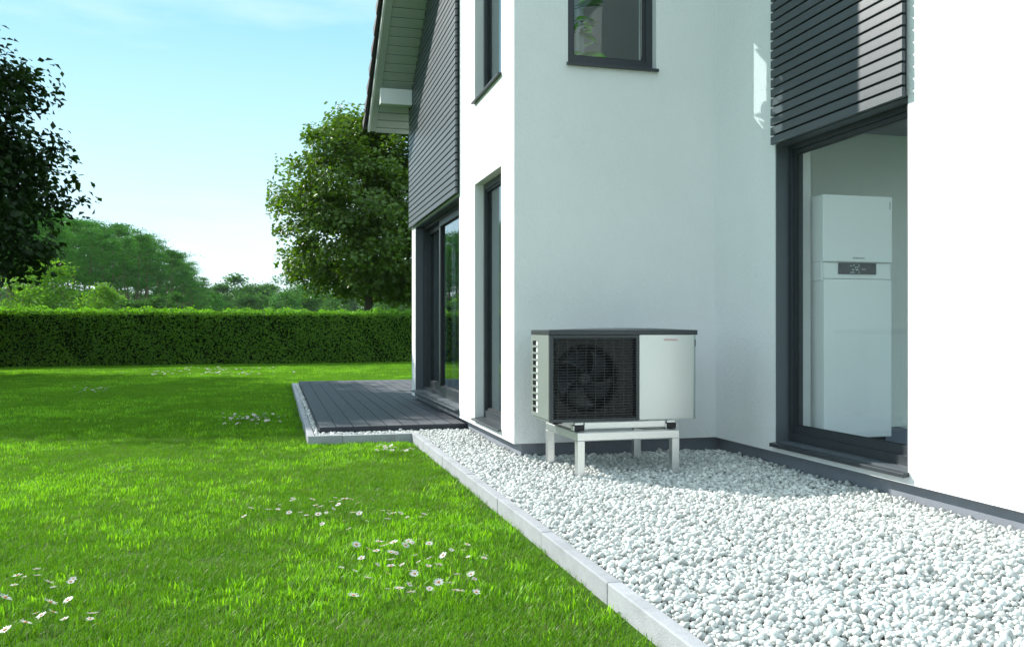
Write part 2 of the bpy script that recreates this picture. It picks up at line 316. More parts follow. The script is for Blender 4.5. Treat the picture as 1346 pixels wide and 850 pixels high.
# ------------------------------------------------------------------ ground
ZL = -.08                                        # soil level of the lawn
KX0, KX1, KZ = 1.290, 1.352, .012                # kerb along the gravel
KFX, KFY = .298, 8.578                           # kerb corner by the deck
DECK_X, DECK_Y, DECK_Z = .42, 8.9, .06
XA, YB, XC = 1.833, 6.777, 3.597                 # the three white wall planes
g = MB().add([(-600,-60,ZL),(600,-60,ZL),(600,900,ZL),(-600,900,ZL)], [(0,1,2,3)]).obj('lawn', 'lawn'); tag(g, kind='structure')
bed = empty('gravel_bed'); tag(bed, kind='structure')
MB().add([(KX1,-1,-.029),(3.68,-1,-.029),(3.68,6.86,-.029),(1.92,6.86,-.029),(1.92,8.91,-.029),(KX1,8.91,-.029),(.36,8.91,-.029),(.36,8.64,-.029),(KX1,8.64,-.029)],
         [(0,1,2,3,4,5,8),(8,5,6,7)]).obj('gravel_base', 'gravel_bed', bed)
MB().add([(.36,8.912,-.029),(.43,8.912,-.029),(.43,17,-.029),(.36,17,-.029)], [(0,1,2,3)]).obj('gravel_base', 'gravel_bed', bed)

# kerb: single concrete stones
kerb = empty('kerb'); tag(kerb, kind='structure')
def kerb_run(axis, a0, a1, first, step, c0, c1):
    js = [a0]+[j for j in np.arange(first, a1-.05, step) if j > a0+.05]+[a1]
    for p, q in zip(js[:-1], js[1:]):
        dz = random.uniform(-.002, .002); dd = random.uniform(-.0015, .0015)
        if axis == 1: box('kerb_stone', c0+dd, c1+dd, p+.0007, q-.0007, ZL-.05, KZ+dz, 'concrete', kerb, .005, 2)
        else: box('kerb_stone', p+.0007, q-.0007, c0+dd, c1+dd, ZL-.05, KZ+dz, 'concrete', kerb, .005, 2)
kerb_run(1, -.9, KFY+.062, 3.333-4*.911, .911, KX0, KX1)
kerb_run(0, KFX, KX0-.001, .62, .5, KFY, KFY+.062)
kerb_run(1, KFY+.063, 17.1, KFY+1.06, 1.0, KFX, KFX+.062)
kerb_run(0, KFX+.064, 6, KFX+1.06, 1.0, 17.04, 17.1)

# ------------------------------------------------------------------ house
house = empty('house', (0, 0, 0)); tag(house, 'white rendered house with dark grey board cladding and pitched roof', 'house')
WB = .115; BAYTOP = 6.45; TH = .36; SL = .615
def roof_z(y): return 4.411+(11.756-y)*SL        # underside of the verge soffit
# white walls
aw = (7.195, 8.21, .185, 2.40); au = (7.195, 8.21, 3.18, 5.45); ad = (8.945, 11.905, .20, 2.405)
welded(slab(0, XA, TH, [YB, 8.945, 12.215], [WB, 2.405, BAYTOP], [aw, au, ad, (8.945, 12.215, 2.405, BAYTOP)]), 'wall', 'render', house)
MB().prism([(8.95, 2.41), (12.215, 2.41), (12.215, roof_z(12.215)-.02), (8.95, roof_z(8.95)-.02)], 0, XA+.002, XA+TH-.002).obj('wall', 'render', house)
bw = (2.283, 3.055, 3.18, 4.10)
welded(slab(1, YB, TH, [XA+TH+.0, XC+TH], [WB, BAYTOP], [bw]), 'wall', 'render', house)
box('wall', XC+TH, 13, YB+.02, YB+.30, WB, BAYTOP-.01, 'render', house)
cd = (4.419, 5.849, .185, 2.405); SE = 3.15; WT = 4.75; sw = (XC+.36, 6.5, .185, 2.70); RL = (3.98, 6.5, 3.52, 5.65)
welded(slab(0, XC, .30, [SE, YB], [WB, WT], [cd]), 'wall', 'render', house)
welded(slab(1, SE, .30, [XC+.30, 6.9], [WB, WT], [sw]), 'wall', 'render', house)
ew = (SE+.36, 6.5, .185, 2.70)
welded(slab(0, 6.6, .30, [SE+.30, YB], [WB, WT], [ew]), 'wall', 'render', house)
# far walls that close the volume
box('wall', XA+TH, 13, 12.0, 12.21, WB, 3.75, 'render', house); box('wall', 13, 13.3, YB+.02, 12.2, WB, 5.9, 'render', house)
# plinth, set back under the render
pl = MB(); pl.box(XA+.08, XA+.34, YB+.08, 12.15, -.2, WB+.004); pl.obj('plinth', 'plinth', house)
box('plinth', XA+.34, XC+.08, YB+.081, YB+.34, -.2, WB+.003, 'plinth', house)
box('plinth', XC+.075, XC+.28, SE+.08, YB+.34, -.2, WB+.005, 'plinth', house)
# floors, ceilings and inner walls
fl = MB(); fl.box(XA+TH, 13, YB+TH, 12.0, .0, .17); fl.obj('floor', 'floor_wood', house)
box('floor', XA+TH-.02, 13, YB+TH-.02, 12.0, 2.66, 3.02, 'inner_white', house)
box('ceiling', XA+TH-.02, 13, YB+TH-.02, 8.9, 5.7, 5.78, 'inner_white', house)
box('bay_roof', XA-.05, XC+.5, YB-.05, 8.95, BAYTOP, BAYTOP+.15, 'alu', house)
box('inner_wall', 6.8, 6.95, YB+TH, 12.0, .17, 2.66, 'inner_white', house)
box('inner_wall', 5.2, 5.35, YB+TH, 12.0, 3.02, 5.7, 'inner_white', house)
box('inner_wall', XA+TH, 6, 9.6, 9.72, 3.02, 5.69, 'inner_white', house)
box('plinth', XC+.281, 6.8, SE+.08, SE+.28, -.2, WB+.006, 'plinth', house)
def holed(x0, x1, y0, y1, z0, z1, h):
    return MB().box(x0, h[0], y0, y1, z0, z1).box(h[1], x1, y0, y1, z0, z1).box(h[0], h[1], y0, h[2], z0, z1).box(h[0], h[1], h[3], y1, z0, z1)
holed(XC-.02, 6.92, SE-.02, YB-.002, WT+.001, WT+.12, RL).obj('flat_roof', 'alu', house)
rlw = empty('added_rooflight', (0, 0, 0), house)  # unseen opening added to let more daylight into the technical room
holed(RL[0]-.08, RL[1]+.08, RL[2]-.08, RL[3]+.08, 2.862, WT-.002, RL).obj('added_rooflight_shaft', 'inner_white', rlw)
box('pane', RL[0]-.03, RL[1]+.03, RL[2]-.03, RL[3]+.03, WT+.122, WT+.134, 'glass', rlw)
# technical room behind the glazed door
box('floor', XC+.26, 6.62, SE+.26, 6.55, .0, .176, 'inner_white', house)  # white floor added to bounce daylight; the room's own floor is dark blue
fm = box('blue_floor_part', 3.88, 5.2, 5.0, 6.5, .1765, .182, 'floor_blue'); tag(fm, 'dark blue part of the floor under the indoor heating unit', 'mat')  # the part in view keeps the floor's dark blue
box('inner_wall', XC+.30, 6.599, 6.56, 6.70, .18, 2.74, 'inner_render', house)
holed(XC+.28, 6.61, SE+.28, 6.7, 2.74, 2.86, RL).obj('ceiling', 'inner_white', house)  # unseen white ceiling added to spread daylight; the room's own is dark
box('dark_ceiling_strip', XC+.31, 6.57, 5.9, 6.555, 2.705, 2.738, 'alu', house)  # dark strip standing in for the room's dark ceiling where it is visible

# cladding boards, each its own piece
def cladding(x, y0, y1, z0, z1, ztop=None, proud=.045, pitch=.0706):
    c = empty('cladding', (x-proud, y0, z0), house)
    bk = MB()
    if ztop: bk.prism([(y0+.014-y0, .01), (y1-y0-.014, .01), (y1-y0-.014, ztop(y1)-z0-.03), (y0+.014-y0, ztop(y0)-z0-.03)], 0, proud-.022, proud-.004)
    else: bk.box(proud-.022, proud-.004, .014, y1-y0-.014, .01, z1-z0)
    bk.obj('backing', 'board_back', c)
    share = {}
    k = 0
    while z0+k*pitch+.06 < z1:
        zz = z0+k*pitch; ya, yb = y0, y1
        if ztop:                                  # cut the board where the roof slope meets it
            yb = min(y1, 11.756+(4.411-(zz+.062))/SL)
            if yb < y0+.1: break
        key = round(yb, 3)
        if key not in share:
            m = MB().box(0, .024, 0, yb-ya, 0, .0575); share[key] = m.mesh('board', .0025); share[key].materials.append(M['board'])
        b = bpy.data.objects.new('board', share[key]); b.location = (random.uniform(-.0012, .0012), 0, zz-z0); link(b, c); k += 1
    return c
tag(cladding(XA, 8.93, 12.22, 2.425, 5.7, roof_z, .045), 'dark grey horizontal boards on the gable wall above the sliding door')
tag(cladding(XC, 4.413, 5.842, 2.392, WT+.02, None, .045), 'dark grey horizontal boards above the technical room door')

# windows and doors
def frame_mesh(axis, pos, depth, u0, u1, w0, w1, t, tb=None):
    tb = tb or t
    return slab(axis, pos, depth, [u0, u1], [w0, w1], [(u0+t, u1-t, w0+tb, w1-t)])
def pane(axis, pos, u0, u1, w0, w1, parent, mat='glass', name='pane'):
    if axis == 0: return box(name, pos, pos+.006, u0, u1, w0, w1, mat, parent)
    return box(name, u0, u1, pos, pos+.006, w0, w1, mat, parent)
def window(axis, face, rev, u0, u1, w0, w1, label, t=.055, tb=.075, sill=True, name='window', glass='glass_dark'):
    wn = empty(name, (0, 0, 0), house); tag(wn, label)
    welded(frame_mesh(axis, face+rev, .07, u0+.001, u1-.001, w0+.001, w1-.001, t, tb), 'frame', 'alu', wn)
    welded(frame_mesh(axis, face+rev+.016, .05, u0+t, u1-t, w0+tb, w1-t, .02), 'sash', 'alu', wn)
    g2 = t+.02
    welded(frame_mesh(axis, face+rev+.02, .012, u0+g2, u1-g2, w0+tb+.02, w1-g2, .006), 'gasket', 'gasket', wn)
    pane(axis, face+rev+.034, u0+g2, u1-g2, w0+tb+.02, w1-g2, wn, glass)
    if sill:
        m = MB(); a, b, e = face-.035, face+rev+.004, .012
        if axis == 0: m.prism([(a, w0-.002), (b, w0+.012), (b, w0-.006), (a+.003, w0-.018), (a, w0-.018)], 1, u0-e, u1+e)
        else: m.add([(u0-e, a, w0-.002), (u0-e, b, w0+.012), (u0-e, b, w0-.006), (u0-e, a+.003, w0-.026), (u0-e, a, w0-.026),
                     (u1+e, a, w0-.002), (u1+e, b, w0+.012), (u1+e, b, w0-.006), (u1+e, a+.003, w0-.026), (u1+e, a, w0-.026)],
                    [(0,1,2,3,4),(5,6,7,8,9),(0,1,6,5),(1,2,7,6),(2,3,8,7),(3,4,9,8),(4,0,5,9)])
        m.obj('sill', 'alu', wn, .002)
    return wn
window(0, XA, .085, *aw, 'tall narrow ground floor window in the sunlit bay wall')
window(0, XA, .085, *au, 'tall narrow upper window in the sunlit bay wall')
window(1, YB, .075, *bw, 'upper window with a house plant behind it', t=.06, tb=.07, glass='glass')
wn_e = window(0, 6.9, -.2, *ew, 'unseen floor-length window added in the far side wall to light the technical room', sill=False, glass='glass')  # unseen side glazing added so more daylight reaches the indoor unit
window(1, SE, .085, *sw, 'unseen floor-length window added in the end wall to light the technical room', glass='glass')  # end wall and glazing placed out of view to brighten the room
# technical room door, floor-length glass
tdoor = empty('glazed_door', (0, 0, 0), house); tag(tdoor, 'floor-length glazed door with dark frame to the technical room')
y0, y1, z0, z1 = cd
welded(slab(0, XC+.004, .10, [y0+.001, y1-.001], [z0, z1-.001], [(y0+.012, y1-.012, z0+.012, z1-.012)]), 'reveal_lining', 'alu_mid', tdoor)
welded(frame_mesh(0, XC+.105, .075, y0+.002, y1-.002, z0+.002, z1-.002, .05, .07), 'frame', 'alu', tdoor)
welded(frame_mesh(0, XC+.128, .055, y0+.05, y1-.05, z0+.07, z1-.05, .03, .06), 'sash', 'alu', tdoor)
welded(frame_mesh(0, XC+.132, .014, y0+.08, y1-.08, z0+.13, z1-.08, .007), 'gasket', 'gasket', tdoor)
pane(0, XC+.15, y0+.08, y1-.08, z0+.13, z1-.08, tdoor, 'glass')
MB().prism([(XC-.04, z0-.004), (XC+.108, z0+.014), (XC+.108, z0-.008), (XC-.037, z0-.03), (XC-.04, z0-.03)], 1, y0-.012, y1+.02).obj('sill', 'alu', tdoor, .003, 2)
# living room sliding door with two leaves
sdoor = empty('sliding_door', (0, 0, 0), house); tag(sdoor, 'two-leaf sliding glass door opening on to the deck')
y0, y1, z0, z1 = ad
welded(slab(0, XA+.004, .10, [y0+.001, y1-.001], [z0, z1-.001], [(y0+.012, y1-.012, z0+.012, z1-.012)]), 'reveal_lining', 'alu_mid', sdoor)
welded(frame_mesh(0, XA+.105, .14, y0+.002, y1-.002, z0+.002, z1-.002, .045, .05), 'frame', 'alu', sdoor)
for k, (a, b, dx, t) in enumerate(((10.52, y1-.05, .175, .06), (y0+.05, 10.72, .112, .075))):
    welded(frame_mesh(0, XA+dx, .055, a, b, z0+.052, z1-.05, t, .08), 'leaf_frame', 'alu', sdoor)
    welded(frame_mesh(0, XA+dx+.012, .02, a+t, b-t, z0+.132, z1-.05-t, .008), 'gasket', 'gasket', sdoor)
    pane(0, XA+dx+.03, a+t, b-t, z0+.132, z1-.05-t, sdoor, 'glass_dark')
MB().prism([(XA-.05, z0-.004), (XA+.106, z0+.012), (XA+.106, z0-.012), (XA-.05, z0-.022)], 1, y0-.006, y1+.06).obj('sill', 'alu', sdoor, .003)
box('sill_board', XA-.006, XA+.10, y0+.004, y1-.002, WB+.001, z0-.024, 'alu_mid', sdoor)

# roof over the gable wing: tiles, fascia, soffit boards, purlin
roof = empty('roof', (0, 0, 0), house); tag(roof, 'pitched roof with dark tiles and boarded verge soffit')
EY, EZ = 12.672, roof_z(12.672); XO = 1.30
cs, sn = math.cos(math.atan(SL)), math.sin(math.atan(SL))
def along(s): return EY-s*cs, EZ+s*sn            # s metres up the slope from the eave
def sloped(name, mat, x0, x1, s0, s1, n0, n1, parent, bevel=0):
    """block lying in the roof slope: s along the slope, n normal to it"""
    def P(x, s, n): y, z = along(s); return (x, y+n*sn, z+n*cs)
    return MB().add([P(x0,s0,n0),P(x1,s0,n0),P(x1,s1,n0),P(x0,s1,n0),P(x0,s0,n1),P(x1,s0,n1),P(x1,s1,n1),P(x0,s1,n1)],
                    [(0,3,2,1),(4,5,6,7),(0,1,5,4),(1,2,6,5),(2,3,7,6),(3,0,4,7)]).obj(name, mat, parent, bevel)
LEN = 4.36
sloped('roof_deck', 'board_back', XO, 6, 0, LEN, .04, .10, roof)
sloped('fascia', 'white_paint', XO-.026, XO, -.02, LEN, -.012, .105, roof)
sloped('soffit_trim', 'soffit', XO+.001, XO+.085, 0, LEN, -.008, .02, roof)
sloped('eave_trim', 'soffit', XO+.086, 6, -.02, .07, -.008, .06, roof)
s = .075
while s < LEN-.15:
    sloped('soffit_board', 'soffit', XO+.086, XA+.02, s, s+.136, 0, .016, roof, .004); s += .148
for k in range(13):
    s0 = -.06+k*.335
    for j in range(3):
        x0 = XO-.055+j*.30
        o = MB()
        def P(x, s, n): y, z = along(s); return (x, y+n*sn, z+n*cs)
        o.add([P(x0,s0,.128),P(x0+.296,s0,.128),P(x0+.296,s0+.40,.104),P(x0,s0+.40,.104),P(x0,s0,.160),P(x0+.296,s0,.160),P(x0+.296,s0+.40,.126),P(x0,s0+.40,.126)],
              [(0,3,2,1),(4,5,6,7),(0,1,5,4),(1,2,6,5),(2,3,7,6),(3,0,4,7)])
        if j == 0: o.add([P(x0-.035,s0,.07),P(x0+.005,s0,.07),P(x0+.005,s0+.345,.10),P(x0-.02,s0+.345,.10),P(x0-.035,s0,.215),P(x0+.005,s0,.215),P(x0+.005,s0+.345,.125),P(x0-.02,s0+.345,.125)],
                         [(0,3,2,1),(4,5,6,7),(0,1,5,4),(1,2,6,5),(2,3,7,6),(3,0,4,7)])
        o.obj('tile', 'tile', roof)
box('purlin', XO+.06, XA-.047, 11.88, 12.0, 4.045, 4.255, 'white_paint', roof, .004)

# ------------------------------------------------------------------ timber-look deck
deck = empty('deck', (DECK_X, DECK_Y, 0)); tag(deck, 'low dark grey deck of long boards outside the sliding door', 'deck')
x = DECK_X; k = 0
while x < 5.2:
    x1 = min(x+.1625, 5.2); ys, ye = DECK_Y, 16.85
    if x+.02 > XA-.02 and x < 12: ys = 12.24
    if x < 1.90 and x+.16 > 1.90: ys = DECK_Y; x1 = 1.905
    m = MB(); L = ye-ys; wd = x1-x                # ribbed board: shallow grooves along its length
    n = 12; prof = [(0, -.024)]
    for q in range(n):
        a = q/n*wd; b = (q+1)/n*wd; prof += [(a+.001, 0), (a+(b-a)*.72, 0), (a+(b-a)*.78, -.0022), (b-(b-a)*.06, -.0022)]
    prof += [(wd, -.024)]
    m.prism(prof, 1, 0, L)
    o = m.obj('deck_board', 'deck', deck); o.location = (x-DECK_X, ys-DECK_Y, DECK_Z+random.uniform(-.0006, .0006)); x += .166; k += 1
MB().box(.02, 1.47, .03, 3.2, -.05, DECK_Z-.03).box(.02, 4.7, 3.4, 7.9, -.05, DECK_Z-.03).obj('deck_joists', 'deck_dark', deck)
sk = MB(); prof = [(0, -.05)]
for q in range(4): a = -.045+q*.02; prof += [(0, a), (-.004, a+.003), (-.004, a+.015), (0, a+.018)]
prof += [(0, .033), (.02, .033), (.02, -.05)]
sk.prism(prof, 0, .012, 1.49).obj('skirt_board', 'deck', deck)
MB().box(-.004, .014, .0, 7.95, -.05, .034).obj('skirt_board', 'deck', deck)

# ------------------------------------------------------------------ stand of the heat pump
st = empty('pump_stand', (2.41, 6.17, 0)); tag(st, 'brushed aluminium stand with four square legs on the gravel', 'stand')
SX0, SX1, SY0, SY1, SZ = 2.023, 2.795, 5.80, 6.545, .307
def sbox(name, x0, x1, y0, y1, z0, z1, mat, bev=.003): return box(name, x0-2.41, x1-2.41, y0-6.17, y1-6.17, z0, z1, mat, st, bev)
for a in (SX0, SX1-.056):
    for b in (SY0, SY1-.056): sbox('leg', a, a+.056, b, b+.056, -.03, SZ-.057, 'alu_tube')
for b in (SY0, SY1-.056): sbox('cross_beam', SX0, SX1, b, b+.056, SZ-.056, SZ, 'alu_tube')
for a in (SX0, SX1-.056): sbox('side_beam', a, a+.056, SY0+.057, SY1-.057, SZ-.056, SZ-.0005, 'alu_tube')
for a in (2.036, 2.742):
    for b in (5.895, 6.395):
        o = sbox('rubber_mount', a, a+.075, b, b+.07, SZ+.0005, SZ+.042, 'rubber', .006)
        sb = MB().box(-.0445, -.0385, -.030, .030, -.018, .016).box(.0385, .0445, -.030, .030, -.018, .016).obj('bracket', 'alu_tube', o)

# ------------------------------------------------------------------ heat pump
hp = empty('heat_pump', (2.437, 6.17, .35)); tag(hp, 'silver outdoor heat pump with dark fan grille on an aluminium stand', 'heat pump')
PX0, PX1, PY0, PY1, PZ0, PZ1 = 1.866, 3.008, 5.95, 6.395, .365, .985
def local(m): m.v = [(a-2.437, b-6.17, c-.35) for a, b, c in m.v]; return m
def hbox(name, x0, x1, y0, y1, z0, z1, mat, bev=0, parent=None, seg=1):
    o = box(name, x0-2.437, x1-2.437, y0-6.17, y1-6.17, z0-.35, z1-.35, mat, hp, bev, seg); return o
# left side panel with a column of slots
rows = 11; pz = .0495; holes = []
for r in range(rows): z = .413+r*pz; holes.append((6.235, 6.365, z, z+.034))
welded(local(slab(0, PX0, .004, [PY0+.018, PY1], [PZ0+.02, PZ1], holes)), 'side_panel', 'silver_side', hp)
fins = local(MB())
for q in range(26): yy = 6.20+q*.0075; fins.add([(a-2.437, b-6.17, c-.35) for a, b, c in [(PX0+.03,yy,.40),(PX0+.055,yy,.40),(PX0+.055,yy+.002,.40),(PX0+.03,yy+.002,.40),(PX0+.03,yy,.96),(PX0+.055,yy,.96),(PX0+.055,yy+.002,.96),(PX0+.03,yy+.002,.96)]], [(0,3,2,1),(4,5,6,7),(0,1,5,4),(1,2,6,5),(2,3,7,6),(3,0,4,7)])
fins.obj('coil', 'coil', hp)
hbox('inner_bracket', PX0+.0050, PX0+.009, 6.225, 6.292, .40, .97, 'enamel')
hbox('coil_shade', PX0+.06, PX0+.066, 5.99, 6.385, .39, .97, 'black_plastic')
hbox('back_panel', PX0+.005, PX1-.005, PY1-.004, PY1, PZ0+.02, PZ1, 'silver_side')
hbox('base_pan', PX0+.012, PX1-.004, PY0+.012, PY1-.006, PZ0+.001, PZ0+.019, 'silver_side')
# right-hand front panel, rounded at its outer edge
fr = MB(); XS = 2.552; pr = [(XS, PY0+.001)]
for q in range(9):
    a = math.pi/2*q/8; pr.append((PX1-.03+.03*math.sin(a), PY0+.03-.03*math.cos(a)+.001))
pr += [(PX1, PY1-.005), (PX1-.004, PY1-.005)]
for q in range(8, -1, -1):
    a = math.pi/2*q/8; pr.append((PX1-.03+.026*math.sin(a), PY0+.03-.026*math.cos(a)+.001))
pr += [(XS, PY0+.005)]
po = local(fr.prism(pr, 2, PZ0+.008, PZ1)).obj('front_panel', 'silver', hp)
hbox('panel_edge', XS+.0, PX1-.06, PY0+.0055, PY0+.02, PZ0+.01, PZ0+.014, 'silver_side')
hbox('latch', PX1-.013, PX1-.008, PY0+.004, PY0+.014, .90, .952, 'black_plastic')
text('lettering', 'VIESSMANN', .021, 'print_red', hp, (2.797-2.437, PY0-.0002-6.17, .949-.35), (math.pi/2, 0, 0), 1.0)
# lid with a shallow dome
lid = MB(); nx, ny = 14, 6; lx0, lx1, ly0, ly1 = PX0-.004, PX1+.004, PY0-.006, PY1+.004
vs = []; fs = []
for i in range(nx+1):
    for j in range(ny+1):
        u, v_ = i/nx, j/ny; z = 1.022+.014*max(0, math.sin(math.pi*min(1, max(0, (u-.12)/.86))))**.7*min(1, math.sin(math.pi*min(.97, v_+.02))*1.15)
        vs.append((lx0+(lx1-lx0)*u, ly0+(ly1-ly0)*v_, z))
for i in range(nx):
    for j in range(ny): a = i*(ny+1)+j; fs.append((a, a+ny+1, a+ny+2, a+1))
top = local(MB().add(vs, fs)).obj('lid_top', 'lid', hp, smooth=True)
hbox('lid_rim', lx0, lx1, ly0, ly1, PZ1+.001, 1.0215, 'lid', .004)
# fan housing, grille
GX0, GX1, GZ0, GZ1 = PX0+.004, XS-.003, PZ0+.002, PZ1-.001
welded(local(slab(1, PY0, .022, [GX0, GX1], [GZ0, GZ1], [(GX0+.026, GX1-.022, GZ0+.022, GZ1-.020)])), 'grille_frame', 'lid', hp)
ns = 30; smesh = None
for k in range(ns):
    z = GZ0+.030+(GZ1-GZ0-.058)*k/(ns-1)
    if smesh is None:
        smesh = MB().prism([(-.009, -.0012), (.009, .0042), (.009, .0060), (-.009, .0030)], 0, GX0+.026-2.437, GX1-.022-2.437).mesh('slat'); smesh.materials.append(M['grille_dark'])
    o = bpy.data.objects.new('slat', smesh); o.location = (0, PY0+.012-6.17, z-.35); link(o, hp)
for k in range(9):
    xx = GX0+.026+(GX1-GX0-.048)*(k+.5)/9; hbox('grille_bar', xx-.0018, xx+.0018, PY0+.001, PY0+.012, GZ0+.02, GZ1-.018, 'grille_dark')
fcx, fcz, fr_ = 2.158, .672, .232
wall = MB(); K = 40; ring = [(fcx+fr_*math.cos(2*math.pi*i/K), fcz+fr_*math.sin(2*math.pi*i/K)) for i in range(K)]
ring2 = [(fcx+(fr_+.015)*math.cos(2*math.pi*i/K), fcz+(fr_+.015)*math.sin(2*math.pi*i/K)) for i in range(K)]
def sq(i):
    c, s_ = math.cos(2*math.pi*i/K), math.sin(2*math.pi*i/K); t = min((GX1-.02-fcx)/max(c, 1e-6) if c > 0 else (GX0+.02-fcx)/min(c, -1e-6), (GZ1-.015-fcz)/max(s_, 1e-6) if s_ > 0 else (GZ0+.015-fcz)/min(s_, -1e-6))
    return (fcx+c*t, fcz+s_*t)
outer = [sq(i) for i in range(K)]; ya = PY0+.050
wall.add([(a, ya, b) for a, b in ring2]+[(a, ya, b) for a, b in outer], [(i, (i+1) % K, K+(i+1) % K, K+i) for i in range(K)])
local(wall).obj('shroud_plate', 'grille_dark', hp)
sh = MB().add([(a, ya-.012, b) for a, b in ring2]+[(a, ya-.012, b) for a, b in ring]+[(a, ya+.13, b) for a, b in ring]+[(a, ya+.001, b) for a, b in ring2],
     [(i, (i+1) % K, K+(i+1) % K, K+i) for i in range(K)]+[(K+i, K+(i+1) % K, 2*K+(i+1) % K, 2*K+i) for i in range(K)]+[(3*K+i, 3*K+(i+1) % K, (i+1) % K, i) for i in range(K)])
local(sh).obj('fan_ring', 'black_plastic', hp, smooth=True)
hbox('fan_back', GX0+.06, GX1, PY0+.22, PY0+.226, GZ0, GZ1, 'black_plastic'); hbox('partition', XS-.002, XS+.002, PY0+.006, PY1-.006, GZ0+.02, GZ1, 'black_plastic')
hub = MB().tube([(fcx, ya+.012, fcz), (fcx, ya+.022, fcz), (fcx, ya+.10, fcz)], [.036, .050, .052], 20); local(hub).obj('fan_hub', 'fan_blade', hp, smooth=False)
for k in range(5):
    a0 = R_(20+72*k); bl = MB(); vv = []; nr, na = 7, 7
    for i in range(nr+1):
        r = .045+(fr_-.055)*i/nr; sweep = .55*(i/nr)**1.4; wid = .55+.30*math.sin(i/nr*2.4)
        for j in range(na+1):
            t = j/na; a = a0+sweep+wid*(t-.5)*1.25; yy = ya+.075-.055*t+.02*(t-.5)**2
            vv.append((fcx+r*math.cos(a), yy, fcz+r*math.sin(a)))
    n2 = len(vv); vv += [(p[0], p[1]+.004, p[2]) for p in vv]; ff = []
    for i in range(nr):
        for j in range(na): q = i*(na+1)+j; ff += [(q, q+1, q+na+2, q+na+1), (n2+q, n2+q+na+1, n2+q+na+2, n2+q+1)]
    edge = [i*(na+1) for i in range(nr+1)]+[nr*(na+1)+j for j in range(1, na+1)]+[i*(na+1)+na for i in range(nr-1, -1, -1)]+list(range(na-1, 0, -1))
    ff += [(edge[i], edge[(i+1) % len(edge)], n2+edge[(i+1) % len(edge)], n2+edge[i]) for i in range(len(edge))]
    local(bl.add(vv, ff)).obj('fan_blade', 'fan_blade', hp, smooth=True)
for b in (5.93, 6.40): hbox('base_rail', 2.115, 2.738, b-.018, b+.022, SZ+.012, PZ0+.0005, 'alu_tube', .002)
for a in (2.036, 2.742):
    for b in (5.905, 6.405): hbox('foot_plate', a+.005, a+.07, b, b+.05, SZ+.043, PZ0+.0005, 'alu_tube', .001)

# ------------------------------------------------------------------ indoor unit
iu = empty('indoor_unit', (4.21, 6.1, .182)); tag(iu, 'tall white indoor heating unit with black display behind the glazed door', 'heating unit')
IX0, IX1, IY0, IY1 = 3.909, 4.507, 5.708, 6.30; Z0 = .19
def ibox(name, x0, x1, y0, y1, z0, z1, mat, bev=0, seg=1): return box(name, x0-4.21, x1-4.21, y0-6.1, y1-6.1, z0-.182, z1-.182, mat, iu, bev, seg)
ibox('foot_frame', IX0+.03, IX1-.03, IY0+.04, IY1-.02, .1825, .215, 'black_plastic')
ibox('lower_casing', IX0+.012, IX1, IY0+.006, IY1, .215, 1.40, 'enamel', .008, 3)
ibox('casing_core', IX0+.004, IX1-.012, IY0+.03, IY1-.002, 1.39, 1.555, 'enamel', .004)
ibox('fascia', IX0+.012, IX1-.006, IY0+.012, IY0+.05, 1.404, 1.522, 'enamel', .004, 2)
ibox('upper_casing', IX0, IX1, IY0, IY1, 1.527, 2.024, 'enamel', .008, 3)
cp = ibox('control_panel', 4.044, 4.37, IY0+.004, IY0+.03, 1.437, 1.521, 'screen', .002)
c0 = Vector(cp.location)
for (px_, py_, w_, h_) in ((-.058, .024, .010, .008), (-.034, .030, .012, .010), (.010, .029, .010, .008), (-.020, .012, .004, .016), (-.010, .016, .014, .003), (.002, .012, .004, .012), (-.040, -.004, .012, .009), (-.006, -.005, .026, .008), (-.046, -.024, .040, .004), (.010, -.024, .012, .005), (.044, .000, .007, .008), (.060, .000, .018, .003)):
    box('display_mark', px_-w_/2, px_+w_/2, -.0140, -.0132, py_-h_/2-.004, py_+h_/2-.004, 'print_white', cp)
text('lettering', 'VIESSMANN', .0195, 'print_grey', iu, (4.211-4.21, IY0-.0004-6.1, 1.557-.182), (math.pi/2, 0, 0), 1.0)
ibox('rating_mark', IX1-.024, IX1-.019, IY0-.001, IY0+.003, 1.93, 1.985, 'print_grey')

# ------------------------------------------------------------------ curtains, white block, house plants
def curtain(x, y0, y1, z0, z1, label, axis=0, amp=.03, wl=.11):
    n = max(12, int((y1-y0)/wl*10)); m = MB(); f = []; v = []
    for i in range(n+1):
        t = y0+(y1-y0)*i/n; d = amp*math.sin((t-y0)/wl*2*math.pi)+.4*amp*math.sin((t-y0)/wl*3.1+1)
        for z in (z0, z1):
            v.append((x+d*(1 if z == z0 else .7), t, z) if axis == 0 else (t, x+d, z))
    for i in range(n): f.append((2*i, 2*i+2, 2*i+3, 2*i+1))
    o = m.add(v, f).obj('curtain', 'curtain', None, smooth=True); so = o.modifiers.new('thickness', 'SOLIDIFY'); so.thickness = .004
    return tag(o, label, 'curtain')
curtain(XA+.30, 7.62, 8.12, .19, 2.5, 'pale curtain behind the narrow ground floor window of the bay')
curtain(XA+.36, 11.0, 11.8, .19, 2.55, 'pale curtain behind the far leaf of the sliding door')
curtain(YB+.38, 2.40, 2.56, 3.03, 4.35, 'grey curtain beside the plant in the upper window', 1)
bn = empty('reflection_block', (3.2, 10.6, .17)); tag(bn, 'low white block put in for a reflection in the sliding door', 'block')  # white shape added to stand in for a reflection in the door glass
box('block_top', -.3, .3, -.7, .7, .30, .36, 'white_paint', bn, .005)
for a in (-.6, .56): box('leg', -.28, .28, a, a+.04, 0, .299, 'white_paint', bn, .003)
